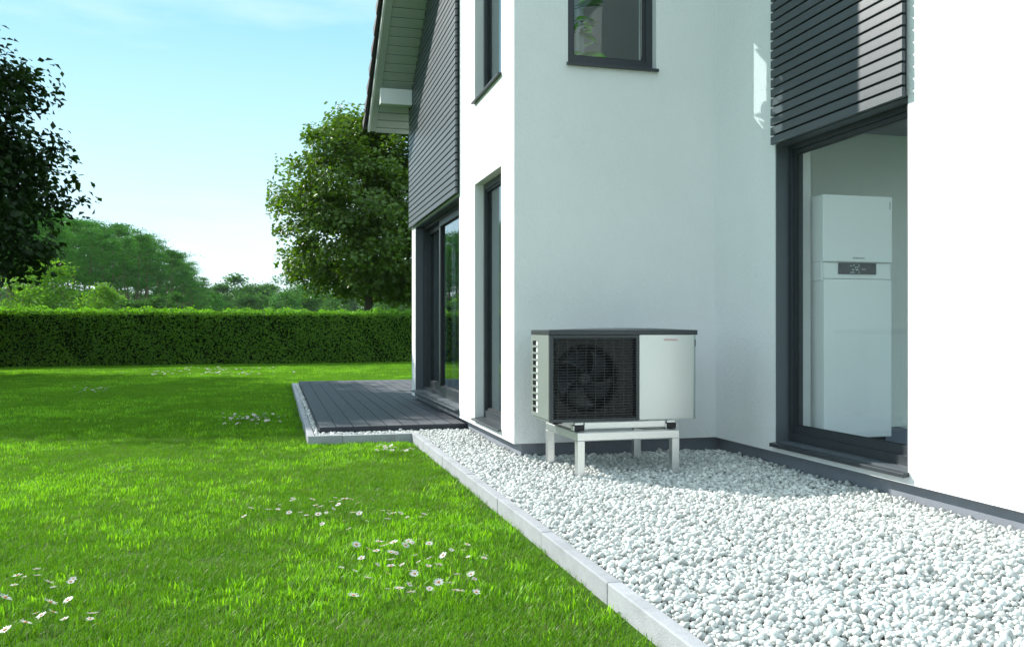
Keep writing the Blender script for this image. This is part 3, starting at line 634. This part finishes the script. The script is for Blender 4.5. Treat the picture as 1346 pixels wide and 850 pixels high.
def big_leaf(L, W, droop, curl=.25):
    n, k = 7, 2; V = []; F = []
    for i in range(n+1):
        t = i/n; wd = W*math.sin(math.pi*min(1, t*.97+.03))**.75; y = L*t; z = -droop*t*t
        for j in range(-k, k+1): u = j/k; V.append((wd*u, y, z+curl*wd*abs(u)))
    for i in range(n):
        for j in range(2*k): a = i*(2*k+1)+j; F.append((a, a+1, a+2*k+2, a+2*k+1))
    return V, F
def house_plant(loc, label, seed, h, leaves):
    rnd = random.Random(seed); t = empty('house_plant', loc); tag(t, label, 'plant')
    MB().tube([(0,0,0),(0,0,.02),(0,0,.15),(0,0,.17)], [.06,.065,.085,.082], 18).obj('pot', 'plant_pot', t, smooth=False)
    pts = [(0, 0, .12)]
    for i in range(6): pts.append((pts[-1][0]+rnd.uniform(-.03, .03), pts[-1][1]+rnd.uniform(-.02, .02), .12+(h-.12)*(i+1)/6))
    MB().tube(pts, [.011-.0012*i for i in range(7)], 8).obj('stem', 'bark', t)
    for (hz, az, el, L, W) in leaves:
        f = (hz-.12)/(h-.12)*6; i = min(5, max(0, int(f))); q = f-i; p = Vector(pts[i]).lerp(Vector(pts[i+1]), q)
        d = Vector((math.cos(az)*math.cos(el), math.sin(az)*math.cos(el), math.sin(el))); base = p+d*.07
        MB().tube([p, p+d*.04+Vector((0, 0, .004)), base], .003, 6).obj('leaf_stalk', 'stem', t)
        V, F = big_leaf(L, W, L*.3); o = MB().add(V, F).obj('leaf', 'plant_leaf', t, smooth=True); o.location = base
        o.rotation_euler = Matrix(((d.cross(Vector((0,0,1))).normalized()), d, (d.cross(Vector((0,0,1))).normalized()).cross(d))).transposed().to_euler()
house_plant((2.45, 7.13, 3.03), 'leafy green house plant on a thin stem behind the upper window', 3, 1.15,
    [(.26, -.3, .2, .20, .05), (.24, 2.9, .15, .2, .05), (.30, -1.4, .1, .15, .045), (.48, .2, .5, .16, .035), (.5, 2.6, .7, .20, .04), (.56, -.6, .1, .13, .03), (.62, .5, .1, .18, .04), (.66, 2.4, -.2, .18, .04), (.7, -.4, .3, .20, .05),
     (.78, -1.0, .35, .24, .07), (.8, 1.6, .3, .22, .06), (.85, 3.3, .2, .2, .05), (.92, -.9, .5, .2, .06), (1.0, .4, .6, .22, .06), (1.05, 2.2, .6, .2, .06), (1.12, -1.6, .8, .18, .05), (.30, -.15, .25, .24, .07), (.22, -.5, .1, .22, .06), (.72, -.5, .3, .22, .07), (.60, -1.2, .0, .22, .05), (.45, 3.6, .2, .2, .05), (.52, .0, -.1, .18, .045)])
house_plant((2.36, 7.22, 3.03), 'spiky dark green house plant in a white pot behind the upper window', 5, .5,
    [(.25+.03*i, i*2.4, .9-.02*i, .34, .022) for i in range(9)])

# ------------------------------------------------------------------ gravel: white pebbles
def pebble_mesh(k):
    bm = bmesh.new(); bmesh.ops.create_icosphere(bm, subdivisions=2, radius=1); r = np.random.default_rng(100+k)
    ax = r.normal(size=(3, 3)); ph = r.uniform(0, 6, 3); sc = np.array([r.uniform(.85, 1.25), r.uniform(.7, .95), r.uniform(.55, .85)])
    for v in bm.verts:
        p = np.array(v.co); d = 1+sum(.055*math.sin(1.7*p@ax[i]+ph[i]) for i in range(3)); v.co = tuple(p*d*sc)
    me = bpy.data.meshes.new('pebble'); bm.to_mesh(me); bm.free(); me.polygons.foreach_set('use_smooth', [True]*len(me.polygons)); me.materials.append(M['pebble']); return me
PEB = [pebble_mesh(k) for k in range(10)]
def in_gravel(x, y, m=.012):
    r1 = (x > KX1+m) & (y > 1.6) & (((y < 6.85-m) & (x < 3.672-m)) | ((y >= 6.85-m) & (y < 8.9-m) & (x < 1.913-m)))
    r2 = (x > .36+m) & (x <= KX1+m) & (y > 8.64+m) & (y < 8.9-m)
    r3 = (x > .36+m*.8) & (x < .42-m*.3) & (y >= 8.9-m) & (y < 16.9)
    return r1 | r2 | r3
PP = []
for layer, (sp, zb, rmin, rmax) in enumerate(((.023, -.014, .0092, .0155), (.0265, -.004, .0095, .0185), (.055, .005, .010, .022))):
    gx = np.arange(.34, 3.7, sp); gy = np.arange(1.6, 17, sp); X, Y = np.meshgrid(gx, gy); X = X.ravel()+rng.uniform(-.5, .5, X.size)*sp; Y = Y.ravel()+rng.uniform(-.5, .5, Y.size)*sp
    ok = in_gravel(X, Y); X, Y = X[ok], Y[ok]; n = len(X)
    sag = .010*np.clip(1-(X-KX1)/.08, 0, 1)*(X > KX1)
    Z = zb+rng.uniform(-.006, .006, n)-sag+.006*np.sin(X*5.1+1)*np.sin(Y*4.3)
    PP.append(np.c_[X, Y, Z, rng.uniform(0, 1, n)**1.4*(rmax-rmin)+rmin])
PP = np.concatenate(PP); nP = len(PP); PR = np.c_[rng.normal(0, .45, nP), rng.normal(0, .45, nP), rng.uniform(0, 6.28, nP)]; PI = rng.integers(0, 10, nP)
dep = PP[:, :2]@FW[:2]; uu = 673+1161*(PP[:, :2]@RT[:2])/np.maximum(dep, .1); vv = 432+1161*(CAM_H-PP[:, 2])/np.maximum(dep, .1)
seen = (uu > 5) & (uu < 1341) & (vv < 846) & (dep > .5) & (PP[:, 2] > -.008)
order = np.where(seen)[0]; order = order[np.argsort(dep[order]-40*0)][:300]
single = np.zeros(nP, bool); single[order] = True
for i in order:
    o = bpy.data.objects.new('pebble', PEB[PI[i]]); o.location = PP[i, :3]; o.rotation_euler = PR[i]; o.scale = [PP[i, 3]]*3; link(o, bed)
rest = ~single
gs = scatter('gravel', PP[rest, :3], PR[rest], np.repeat(PP[rest, 3:4], 3, 1), PI[rest], [bpy.data.objects.new('p', m) for m in PEB], bed); tag(gs, kind='stuff')

# ------------------------------------------------------------------ hedge
h0 = on_z(0, 484, ZL); h1 = on_z(540, 477, ZL); hd = (h1-h0)/np.linalg.norm(h1-h0); hn = np.array([hd[1], -hd[0], 0])   # hn points to the camera
HB = h0-hd*14; HLEN = 44; HH = 1.60; HT = 1.0
hedge = empty('hedge', (*HB[:2], ZL)); tag(hedge, 'long clipped green hedge at the end of the lawn', 'hedge')
Rh = np.array([hd, -hn, [0, 0, 1]])               # local axes: along, away from camera, up
hedge.rotation_euler = (0, 0, math.atan2(hd[1], hd[0]))
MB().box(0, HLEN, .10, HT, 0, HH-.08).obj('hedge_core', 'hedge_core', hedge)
def leaves(P, Nn, size, jitter, aspect=.62, fold=.25, r=None):
    """folded rhombic leaves at P, facing roughly Nn"""
    r = r or rng; n = len(P); Nn = Nn+r.normal(0, jitter, (n, 3)); Nn /= np.linalg.norm(Nn, axis=1)[:, None]
    T = r.normal(size=(n, 3)); T -= (T*Nn).sum(1)[:, None]*Nn; T /= np.linalg.norm(T, axis=1)[:, None]; B = np.cross(Nn, T)
    s = (size*r.uniform(.65, 1.3, n))[:, None]
    V = np.stack([P-T*s*.5, P+B*s*aspect*.5+Nn*s*fold*.5-T*s*.05, P+T*s*.55, P-B*s*aspect*.5+Nn*s*fold*.5-T*s*.05], 1).reshape(-1, 3)
    i = np.arange(n)[:, None]*4; F = np.concatenate([i+np.array([[0, 1, 2]]), i+np.array([[0, 2, 3]])], 1).reshape(-1, 3); return V, F
n1, n2 = 80000, 16000
a = rng.uniform(0, HLEN, n1); z = rng.uniform(0, HH, n1)**1; bul = .05*np.sin(a*1.7)*np.sin(z*2.3+a*.4)+.035*np.sin(a*5.1+z*4)
P1 = np.c_[a, .06+bul+rng.exponential(.035, n1)-.05, z]; N1 = np.tile([0, -1, .35], (n1, 1))
a = rng.uniform(0, HLEN, n2); y = rng.uniform(0, HT, n2); P2 = np.c_[a, y, HH-.03+.025*np.sin(a*2.3)+.02*np.sin(a*6.7+y*4)+rng.normal(0, .025, n2)]; N2 = np.tile([0, -.1, 1.], (n2, 1))
V, F = leaves(np.r_[P1, P2], np.r_[N1, N2], .062, .55); o = np_mesh('foliage', V, F, 'hedge_leaf', hedge); tag(o, kind='stuff')
n3 = 26000; a = rng.uniform(0, HLEN, n3); y = rng.uniform(-.02, HT, n3); hgt = .09+.06*np.sin(a*3.1)*np.sin(a*1.3+1)+.04*np.sin(a*11)+.09*(rng.uniform(0, 1, n3) > .97)
P3 = np.c_[a, y, HH-.05+rng.uniform(0, 1, n3)**1.3*(hgt+.08)]; V, F = leaves(P3, np.tile([0, -.3, .6], (n3, 1)), .060, .8)
o = np_mesh('new_shoots', V, F, 'hedge_shoot', hedge); tag(o, kind='stuff')

# ------------------------------------------------------------------ trees
def limb_pts(r, p, d, L, n, bend, up=.0):
    pts = [np.array(p, float)]; d = np.array(d, float); d /= np.linalg.norm(d)
    for i in range(n):
        d = d+r.normal(0, bend, 3)+np.array([0, 0, up]); d /= np.linalg.norm(d); pts.append(pts[-1]+d*L/n)
    return pts, d
def broadleaf(name, loc, label, seed, H, clear, rad, zc, rz_up, rz_dn, n_limb, leaf, nleaf, mat, trunk_r, cat='tree', zmin=None, pw=2.0, cl=(.055, .115), nclump=430):
    """trunk, limbs and twigs; leaves hang in clumps round the twig ends inside an uneven crown envelope"""
    r = np.random.default_rng(seed); t = empty(name, loc); tag(t, label, cat)
    wood = MB(); tp, _ = limb_pts(r, (0, 0, -.1), (0, 0, 1), H*.90, 9, .03, .06)
    wood.tube(tp, [trunk_r*(1-.088*i) for i in range(10)], 10)
    trunk = wood.obj('trunk', 'bark', t, smooth=True); lw = MB(); ends = []
    lobes = r.normal(size=(7, 3)); lobes /= np.linalg.norm(lobes, axis=1)[:, None]; la = r.uniform(-.16, .14, 7)
    def env(d):                                   # crown radius in direction d (unit) from the crown centre
        p_ = pw if d[2] > 0 else 2.0; e = ((math.hypot(d[0], d[1])/rad)**p_+(abs(d[2])/(rz_up if d[2] > 0 else rz_dn))**p_)**(-1/p_)
        return e*(1+sum(la[i]*max(0, d@lobes[i])**3 for i in range(7)))
    C0 = np.array([0, 0, zc])
    for k in range(n_limb):
        f = (k+.5)/n_limb; hz = clear+(H*.88-clear)*f; i = min(8, int(hz/(H*.93)*9)); p = tp[i]+(tp[i+1]-tp[i])*min(1, max(0, hz/(H*.93)*9-i))
        az = k*2.399+r.uniform(-.4, .4); el = .15+.9*f+r.uniform(-.12, .12); d = np.array([math.cos(az)*math.cos(el), math.sin(az)*math.cos(el), math.sin(el)])
        L = max(.6, (env((p+d*rad*.6-C0)/np.linalg.norm(p+d*rad*.6-C0))*r.uniform(.72, .95)))*(1-.35*f)
        while L > .5 and np.linalg.norm(p+d*L-C0) > .82*env((p+d*L-C0)/np.linalg.norm(p+d*L-C0)): L *= .88
        lp, ld = limb_pts(r, p, d, L, 6, .10, .03); r0 = trunk_r*.36*(1-.5*f); lw.tube(lp, [r0*(1-.14*q) for q in range(7)], 6)
        for q in range(1, 7):
            for _ in range(3 if q > 2 else 2):
                dd = ld+r.normal(0, .75, 3); dd[2] = dd[2]*.7+.1; sp, sd_ = limb_pts(r, lp[q], dd, L*r.uniform(.22, .42), 3, .2, .0); q_ = sp[3]-C0; l_ = np.linalg.norm(q_)
                if l_ > .9*env(q_/l_): continue
                lw.tube(sp, [r0*.3, r0*.22, r0*.15, r0*.07], 4)
                ends += [sp[2], sp[3]]
    lw.obj('limbs', 'bark', t, smooth=True)
    ends = np.array(ends)
    # clumps on the crown surface keep the outline full
    m = int(len(ends)*1.1); D = r.normal(size=(m, 3)); D /= np.linalg.norm(D, axis=1)[:, None]; Rr = np.array([env(d) for d in D])*r.uniform(.55, .93, m)
    ends = np.r_[ends, C0+D*Rr[:, None]]
    dd = ends-C0; ln = np.linalg.norm(dd, axis=1); ev = np.array([env(q/max(l, 1e-6)) for q, l in zip(dd, ln)]); ends = ends[ln < ev*.95]
    if zmin is not None: ends = ends[ends[:, 2] > zmin+.25]
    ends = ends[r.permutation(len(ends))[:nclump]]
    per = nleaf//len(ends); cr_ = rad*r.uniform(*cl, len(ends))
    P = (ends[:, None, :]+np.clip(r.normal(0, .8, (len(ends), per, 3)), -1.25, 1.25)*cr_[:, None, None]*np.array([1, 1, .6])).reshape(-1, 3)
    if zmin is not None: P = P[P[:, 2] > zmin]
    Nn = (P-C0)/np.linalg.norm(P-C0, axis=1)[:, None]*.5+np.array([0, 0, .8])
    V, F = leaves(P, Nn, leaf, .55, .7, .3, r); o = np_mesh('crown', V, F, mat, t); tag(o, kind='stuff'); return t
# big tree behind the hedge, beside the house
tp2 = at_depth(485, 432, 34.0)
broadleaf('maple_tree', (tp2[0], tp2[1], ZL), 'large leafy green tree standing behind the hedge beside the house', 11, 9.9, 2.4, 4.45, 4.9, 5.2, 3.0, 28, .165, 68000, 'maple', .20, nclump=560)
# dark tree on the lawn, in front of the hedge; its shade falls across the grass
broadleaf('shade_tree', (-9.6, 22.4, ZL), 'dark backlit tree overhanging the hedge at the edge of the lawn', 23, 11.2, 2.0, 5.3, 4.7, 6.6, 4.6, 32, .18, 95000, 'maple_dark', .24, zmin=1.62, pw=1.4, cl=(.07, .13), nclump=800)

# pine wood: a few shapes, copied tree by tree
def pine_proto(seed, H, low, mat='pine_needle'):
    r = np.random.default_rng(seed); tm = MB(); tp, _ = limb_pts(r, (0, 0, -.3), (0, 0, 1), H*.96, 7, .025, .04); tm.tube(tp, [.20*(1-.11*i) for i in range(8)], 7)
    bm_ = MB(); ends = []; sizes = []
    for k in range(18):
        f = k/17; hz = H*(low+(.96-low)*f); i = min(6, int(hz/(H*.96)*7)); p = tp[i]+(tp[i+1]-tp[i])*(hz/(H*.96)*7-i)
        az = k*2.399+r.uniform(-.5, .5); L = H*.22*(1.1-f*.75)*r.uniform(.35, 1.25); d = (math.cos(az), math.sin(az), .1+.5*f)
        bp_, _ = limb_pts(r, p, d, L, 3, .12, .06); bm_.tube(bp_, [.05, .04, .03, .015], 5); ends += [bp_[3], bp_[2]]; sizes += [r.uniform(.05, .085)*H, r.uniform(.035, .06)*H]
    ends.append(tp[-1]); sizes.append(.05*H)
    ends = np.array(ends); sizes = np.array(sizes); per = 150
    P = (ends[:, None, :]+r.normal(0, 1, (len(ends), per, 3))*(sizes*.72)[:, None, None]*np.array([1, 1, .26])).reshape(-1, 3)
    V, F = leaves(P, np.tile([0, 0, 1.], (len(P), 1)), H*.017, .7, .45, .2, r)
    tmesh = tm.mesh('trunk'); tmesh.materials.append(M['pine_bark']); bmesh_ = bm_.mesh('branches'); bmesh_.materials.append(M['pine_bark'])
    c = np_mesh('crown', V, F, mat, False); return tmesh, bmesh_, c.data
PINES = [pine_proto(200+k, 15.0, (.36, .50, .42, .55, .46)[k]) for k in range(5)]
def place(name, protos, k, loc, scale, rot, label, cat, group, names=('trunk', 'branches', 'crown')):
    t = empty(name, loc); t.rotation_euler = (0, 0, rot); t.scale = scale; tag(t, label, cat, group)
    for nm, me in zip(names, protos[k]):
        if me is None: continue
        o = link(bpy.data.objects.new(nm, me), t)
        if nm == 'crown': tag(o, kind='stuff')
    return t
rp = random.Random(5)
skyline = [(-60, 262), (20, 270), (70, 281), (100, 285), (140, 292), (165, 302), (195, 310), (225, 325), (245, 343), (262, 362), (275, 380), (290, 392)]
def top_at(u):
    for (a, va), (b, vb) in zip(skyline[:-1], skyline[1:]):
        if a <= u <= b: return va+(vb-va)*(u-a)/(b-a)
    return 300
PLAB = ['tall pine with bare reddish trunk at the front edge of the wood', 'tall pine just behind the front edge of the wood', 'pine in the middle of the wood, crown between the front pines', 'pine at the back of the wood, only its top showing']
PGRP = ['pines at the front edge of the wood', 'pines just behind the front edge', 'pines in the middle of the wood', 'pines at the back of the wood']
for row, (dd0, slack) in enumerate(((1.0, 8), (1.15, 1), (1.4, 2))):
    u = -60+row*7
    while u < 282:
        dep_ = (100+max(0, u-60)*.28)*dd0; vt = top_at(u)-5+rp.uniform(-8, 14)+slack; hgt = CAM_H-ZL+(432-vt)/1161*dep_
        p = at_depth(u, 432, dep_)
        place('pine_tree', PINES, rp.randrange(5), (p[0], p[1], ZL), [hgt/15*rp.uniform(.92, 1.1)]*2+[hgt/15], rp.uniform(0, 6.28), PLAB[row], 'pine tree', PGRP[row])
        u += rp.uniform(14, 24)*(.85 if u > 150 else 1)
def bush_proto(seed, mat, dense=4600, leaf=.27):
    r = np.random.default_rng(seed); tm = MB(); tp, _ = limb_pts(r, (0, 0, -.2), (0, 0, 1), 5.5, 5, .06, .04); tm.tube(tp, [.12, .10, .08, .06, .04, .02], 6)
    ends = []
    for k in range(46):
        z = r.uniform(.4, 7.6); R0 = 2.3*math.sqrt(max(.02, 1-((z-3.4)/4.3)**2))*r.uniform(.35, 1.0); az = r.uniform(0, 6.28); ends.append((R0*math.cos(az), R0*math.sin(az), z))
    ends = np.array(ends); per = dense//46; P = (ends[:, None]+r.normal(0, .42, (46, per, 3))*np.array([1, 1, .8])).reshape(-1, 3); P = P[P[:, 2] > 0]
    Nn = (P-np.array([0, 0, 3.4])); Nn /= np.linalg.norm(Nn, axis=1)[:, None]; V, F = leaves(P, Nn*.6+[0, 0, .6], leaf, .6, .7, .2, r)
    a = tm.mesh('trunk'); a.materials.append(M['bark']); return a, None, np_mesh('crown', V, F, mat, False).data
BIRCH = [bush_proto(300+k, 'birch_leaf') for k in range(3)]; FAR = [bush_proto(320+k, 'far_leaf') for k in range(4)]; DARKB = [bush_proto(340+k, 'pine_needle') for k in range(2)]
def far_tree(u, vt, dep_, k, protos, wide, label, group=None, name='leafy_tree', cat='tree'):
    p = at_depth(u, 432, dep_); h = CAM_H-ZL+(432-vt)/1161*dep_; s_ = h/7.9
    place(name, protos, k % len(protos), (p[0], p[1], ZL), (s_*wide, s_*wide, s_), rp.uniform(0, 6.28), label, cat, group)
far_tree(66, 340, 78, 0, BIRCH, 1.15, 'pale yellow-green tree in front of the pine wood beside the dark shade tree')
far_tree(30, 352, 80, 1, BIRCH, 1.1, 'pale yellow-green tree half hidden behind the dark shade tree')
far_tree(136, 374, 82, 2, BIRCH, 1.3, 'small round pale green bush in front of the pine trunks', name='leafy_bush', cat='bush')
for u, vt in ((108, 386), (182, 392), (205, 390), (228, 386), (160, 394)):
    far_tree(u, vt, 86, int(u), FAR, 1.3, 'low green bush among the pine trunks beyond the hedge', 'low bushes at the foot of the pine wood', 'leafy_bush', 'bush')
for u, vt, d_ in ((255, 372, 190), (292, 374, 200), (312, 362, 220), (334, 370, 230), (352, 374, 240), (400, 372, 230), (425, 366, 240), (455, 374, 235), (500, 372, 240), (530, 368, 230), (570, 372, 240), (276, 384, 170), (322, 384, 160), (345, 388, 165), (410, 386, 160), (440, 384, 165), (515, 385, 160), (-20, 380, 150)):
    far_tree(u, vt, d_, int(u), FAR, 1.35, 'small distant green tree in the tree line beyond the hedge', 'distant trees beyond the hedge')
u = -70
while u < 640:
    far_tree(u, rp.uniform(375, 389), rp.uniform(250, 290), int(u) % 4, FAR, rp.uniform(1.2, 1.7), 'low far-off tree filling the horizon between the nearer distant trees', 'far-off trees along the horizon'); u += rp.uniform(11, 17)
far_tree(375, 360, 150, 0, DARKB, .95, 'dark blue-green conical tree in the far tree line'); far_tree(283, 388, 120, 1, DARKB, 1.3, 'dark rounded shrub beside the end of the pine wood', name='leafy_bush', cat='bush')

# ------------------------------------------------------------------ grass
def blade_clump(seed, rad, n, hmin, hmax, w_, lean, mat):
    r = np.random.default_rng(seed); V = []; F = []
    for i in range(n):
        a = r.uniform(0, 6.28); q = rad*math.sqrt(r.uniform()); b = np.array([q*math.cos(a), q*math.sin(a), -.004]); h = r.uniform(hmin, hmax); az = r.uniform(0, 6.28); ln = r.uniform(.1, 1)*lean
        d = np.array([math.cos(az), math.sin(az), 0]); s_ = np.array([-d[1], d[0], 0])*w_*r.uniform(.6, 1.2); n0 = len(V)
        for t, wt in ((0, 1.), (.45, .85), (.8, .5)):
            c = b+d*h*ln*t*t+np.array([0, 0, h*(t-.25*ln*t*t)]); V += [c-s_*wt*.5, c+s_*wt*.5]
        V.append(b+d*h*ln+np.array([0, 0, h*(1-.25*ln)])); F += [(n0, n0+1, n0+3), (n0, n0+3, n0+2), (n0+2, n0+3, n0+5), (n0+2, n0+5, n0+4), (n0+4, n0+5, n0+6)]
    return np_mesh('clump', np.array(V), np.array(F), mat, False)
protos = [blade_clump(400+k, .075, 46, .016, .038, .0030, 1.0, 'grass') for k in range(5)]
protos += [blade_clump(410+k, .05, 15, .026, .052, .0056, .75, 'grass_bright') for k in range(4)]
protos += [blade_clump(420+k, .07, 16, .02, .045, .0020, 1.3, 'grass_dry') for k in range(2)]
protos += [blade_clump(430+k, .20, 90, .022, .05, .0062, 1.0, 'grass') for k in range(4)]
protos += [blade_clump(440+k, .16, 34, .035, .065, .011, .8, 'grass_bright') for k in range(3)]
def lawn_noise(x, y, s, ph):
    return (np.sin(x*s+ph)*np.sin(y*s*.9+ph*1.7)+.6*np.sin(x*s*2.3-y*s*1.1+ph*2.1)+.5*np.sin(x*s*.7+y*s*3.1+ph*.4)+.35*np.sin(x*s*5.2+ph)*np.sin(y*s*4.7-ph))/1.6
def on_lawn(x, y, m):
    main = ((x < KX0-m) & (y < KFY-m)) | (x < KFX-m) | (y > 17.1+m)
    hy = h0[1]+(x-h0[0])*hd[1]/hd[0]; return main & (y < hy+.1)
def spread(dens, d0, d1, m, margin=70):
    n = int(dens*((d1*d1-d0*d0)/2*1346/1161*1.12)); dp = np.sqrt(rng.uniform(d0*d0, d1*d1, n)); u = rng.uniform(-margin, 1346+margin, n)
    lat = (u-673)/1161*dp; x = FW[0]*dp+RT[0]*lat; y = FW[1]*dp+RT[1]*lat; ok = on_lawn(x, y, m); return x[ok], y[ok]
GP, GR, GS, GI = [], [], [], []
def lay(x, y, idx, smin, smax):
    n = len(x); GP.append(np.c_[x, y, np.full(n, ZL)]); GR.append(np.c_[rng.normal(0, .06, n), rng.normal(0, .06, n), rng.uniform(0, 6.28, n)]); s_ = rng.uniform(smin, smax, n); GS.append(np.c_[s_, s_, s_*rng.uniform(.8, 1.2, n)]); GI.append(idx)
x, y = spread(480, 2.3, 9.5, .045); lay(x, y, rng.integers(0, 5, len(x)), .85, 1.25)
x, y = spread(420, 2.3, 9.5, .045); k = (lawn_noise(x, y, 1.7, .6)+rng.normal(0, .5, len(x))) > .50; lay(x[k], y[k], 5+rng.integers(0, 4, k.sum()), .7, 1.25)
x, y = spread(110, 2.3, 9.5, .05); lay(x, y, 9+rng.integers(0, 2, len(x)), .8, 1.2)
x, y = spread(130, 9.0, 30, .13, 30); lay(x, y, 11+rng.integers(0, 4, len(x)), .8, 1.2)
x, y = spread(60, 9.0, 30, .13, 30); k = (lawn_noise(x, y, .9, .6)+rng.normal(0, .5, len(x))) > .45; lay(x[k], y[k], 15+rng.integers(0, 3, k.sum()), .8, 1.1)
grass = scatter('grass', np.concatenate(GP), np.concatenate(GR), np.concatenate(GS), np.concatenate(GI), protos); tag(grass, 'short bright green lawn grass with broader lighter tufts', 'grass', kind='stuff')

# ------------------------------------------------------------------ daisies
def daisy_meshes(seed):
    r = random.Random(seed); pt = MB(); n = 17; rad = r.uniform(.017, .0215); cup = r.uniform(.1, .45)
    for k in range(n):
        a = 2*math.pi*k/n+r.uniform(-.06, .06); L = rad*r.uniform(.88, 1.08); c, s_ = math.cos(a), math.sin(a); dz = r.uniform(-.002, .002); w0 = .0022
        def Q(t, w_): return (c*t-s_*w_, s_*t+c*w_, cup*t*.5+dz*(t/rad))
        pt.add([Q(.004, -.001), Q(.004, .001), Q(L*.65, w0), Q(L, .0009), Q(L, -.0009), Q(L*.65, -w0)], [(0, 1, 2, 5), (5, 2, 3, 4)])
    ce = MB(); V = [(0, 0, .0045)]; F = []
    for i, (q, z) in enumerate(((.004, .0038), (.0062, .0008))):
        V += [(q*math.cos(2*math.pi*j/10), q*math.sin(2*math.pi*j/10), z) for j in range(10)]
    F = [(0, 1+j, 1+(j+1) % 10) for j in range(10)]+[(1+j, 11+j, 11+(j+1) % 10, 1+(j+1) % 10) for j in range(10)]; ce.add(V, F)
    p = pt.mesh('petals'); p.materials.append(M['petal']); c = ce.mesh('centre'); c.materials.append(M['petal_mid'])
    s_ = MB().tube([(r.uniform(-.012, .012), r.uniform(-.012, .012), -.075), (0, 0, -.03), (0, 0, 0)], .0011, 5).mesh('stem'); s_.materials.append(M['stem']); return p, c, s_
DZ = [daisy_meshes(500+k) for k in range(6)]
def far_daisy(k):
    p, c, s_ = DZ[k]; bm = bmesh.new(); n = 0; me = bpy.data.meshes.new('daisy')
    for i, q in enumerate((p, c, s_)):
        a = len(bm.faces); bm.from_mesh(q); bm.faces.ensure_lookup_table()
        for f in bm.faces[a:]: f.material_index = i
    bm.to_mesh(me); bm.free()
    for q in ('petal', 'petal_mid', 'stem'): me.materials.append(M[q])
    return me
FDZ = [far_daisy(k) for k in range(6)]
rd = random.Random(9); n_far = 0
def daisy(u, v, label, group, parts=True, s=1.0):
    hz = ZL+.066+rd.uniform(-.008, .012); p = on_z(u, v, hz)
    if not bool(on_lawn(np.array([p[0]]), np.array([p[1]]), .02)[0]): return
    tilt = (rd.uniform(-.45, .45)-.12, rd.uniform(-.45, .45), rd.uniform(0, 6.28)); k = rd.randrange(6)
    if parts:
        t = empty('daisy', p)
        t.rotation_euler = tilt; t.scale = [s*rd.uniform(.65, 1.25)]*3
        for nm, me in zip(('petals', 'centre', 'stem'), DZ[k]): link(bpy.data.objects.new(nm, me), t)
    else:
        t = link(bpy.data.objects.new('daisy', FDZ[k])); t.location = p; t.rotation_euler = tilt; t.scale = [s*rd.uniform(.85, 1.2)]*3
    tag(t, label, 'daisy', group)
A1 = [(108,622),(70,645),(42,668),(143,660),(215,650),(208,658),(15,705),(148,719),(105,750),(122,757),(155,747),(75,778),(190,768),(272,752),(265,767),(15,800),(200,712),(157,675),(52,640),(110,640)]
A2 = [(35,190),(50,217),(70,225),(10,262),(98,250),(122,200),(138,183),(152,213),(130,232),(160,195),(180,188),(197,188),(212,190),(238,207),(308,193),(218,250),(245,253),(200,322),(80,300),(62,256),(352,241),(375,255),(398,252),(430,252),(460,270),(372,278),(535,255),(525,268),(280,287),(378,240)]
A3 = [(515,367),(465,377),(483,383),(400,383),(380,387),(352,398),(452,395),(285,410),(322,420),(232,392),(335,380),(410,430),(388,427),(255,453),(390,460),(328,482),(387,488),(437,482),(498,440),(510,470),(557,455),(558,388),(485,510),(492,522),(620,440),(657,416),(728,392),(712,418),(732,447),(808,440),(803,453),(683,525),(745,525),(760,545),(602,482),(555,488),(600,560),(655,563),(560,588),(477,605),(425,588),(775,592),(768,605),(675,595),(697,600),(470,570),(220,620),(283,542),(370,590),(372,520),(225,510),(165,495)]
A4 = [(790,446),(822,432),(817,446),(858,420),(850,455),(883,455),(737,442),(718,466),(862,414)]
for a_, b_ in A1: daisy(a_/2.2375, 470+b_/2.2375, 'white daisy in the sparse patch of tall lawn far from the kerb', 'daisies in the sparse patch away from the kerb', s=1.1)
for a_, b_ in A3: daisy(400+a_/3.4, 600+b_/3.4, 'white daisy in the wide patch on the lawn beside the gravel kerb', 'daisies in the wide patch by the kerb')
for a_, b_ in A2: daisy(400+a_/3.4, 600+b_/3.4, 'white daisy in the narrow strip between deck corner and wide daisy patch', 'daisies in the narrow strip')
for a_, b_ in A4: daisy(a_/2.2375, 470+b_/2.2375, 'white daisy in the narrow strip between deck corner and wide daisy patch', 'daisies in the narrow strip')
def far_patch(n, u0, u1, v0, v1, label, group, s=1.15):
    for _ in range(n): daisy(rd.uniform(u0, u1)*.5+rd.uniform(u0, u1)*.5, rd.uniform(v0, v1), label, group, False, s)
far_patch(44, 290, 378, 543, 557, 'small white daisy in the shaded patch beside the deck kerb', 'daisies in the shaded patch by the deck')
far_patch(16, 90, 160, 508, 515, 'small white daisy in the shade out on the middle lawn', 'daisies in the shade on the middle lawn', 1.3)
far_patch(60, 130, 405, 482, 492, 'tiny white daisy in the sunny grass near the hedge foot', 'daisies near the hedge foot', 1.7)
far_patch(14, 470, 556, 584, 592, 'small white daisy against the front kerb of the deck', 'daisies against the deck kerb')

# ------------------------------------------------------------------ light haze in the air
hz = MB().box(-420, 420, -50, 460, ZL-1, 30).obj('haze', 'lawn'); tag(hz, kind='stuff')
am = bpy.data.materials.new('air'); am.use_nodes = True; nt = am.node_tree; nt.nodes.clear()
o_ = N(nt, 'ShaderNodeOutputMaterial'); pv = N(nt, 'ShaderNodeVolumePrincipled'); pv.inputs['Color'].default_value = (.88, .95, 1, 1); pv.inputs['Density'].default_value = .0001
nt.links.new(pv.outputs[0], o_.inputs['Volume']); hz.data.materials.clear(); hz.data.materials.append(am)
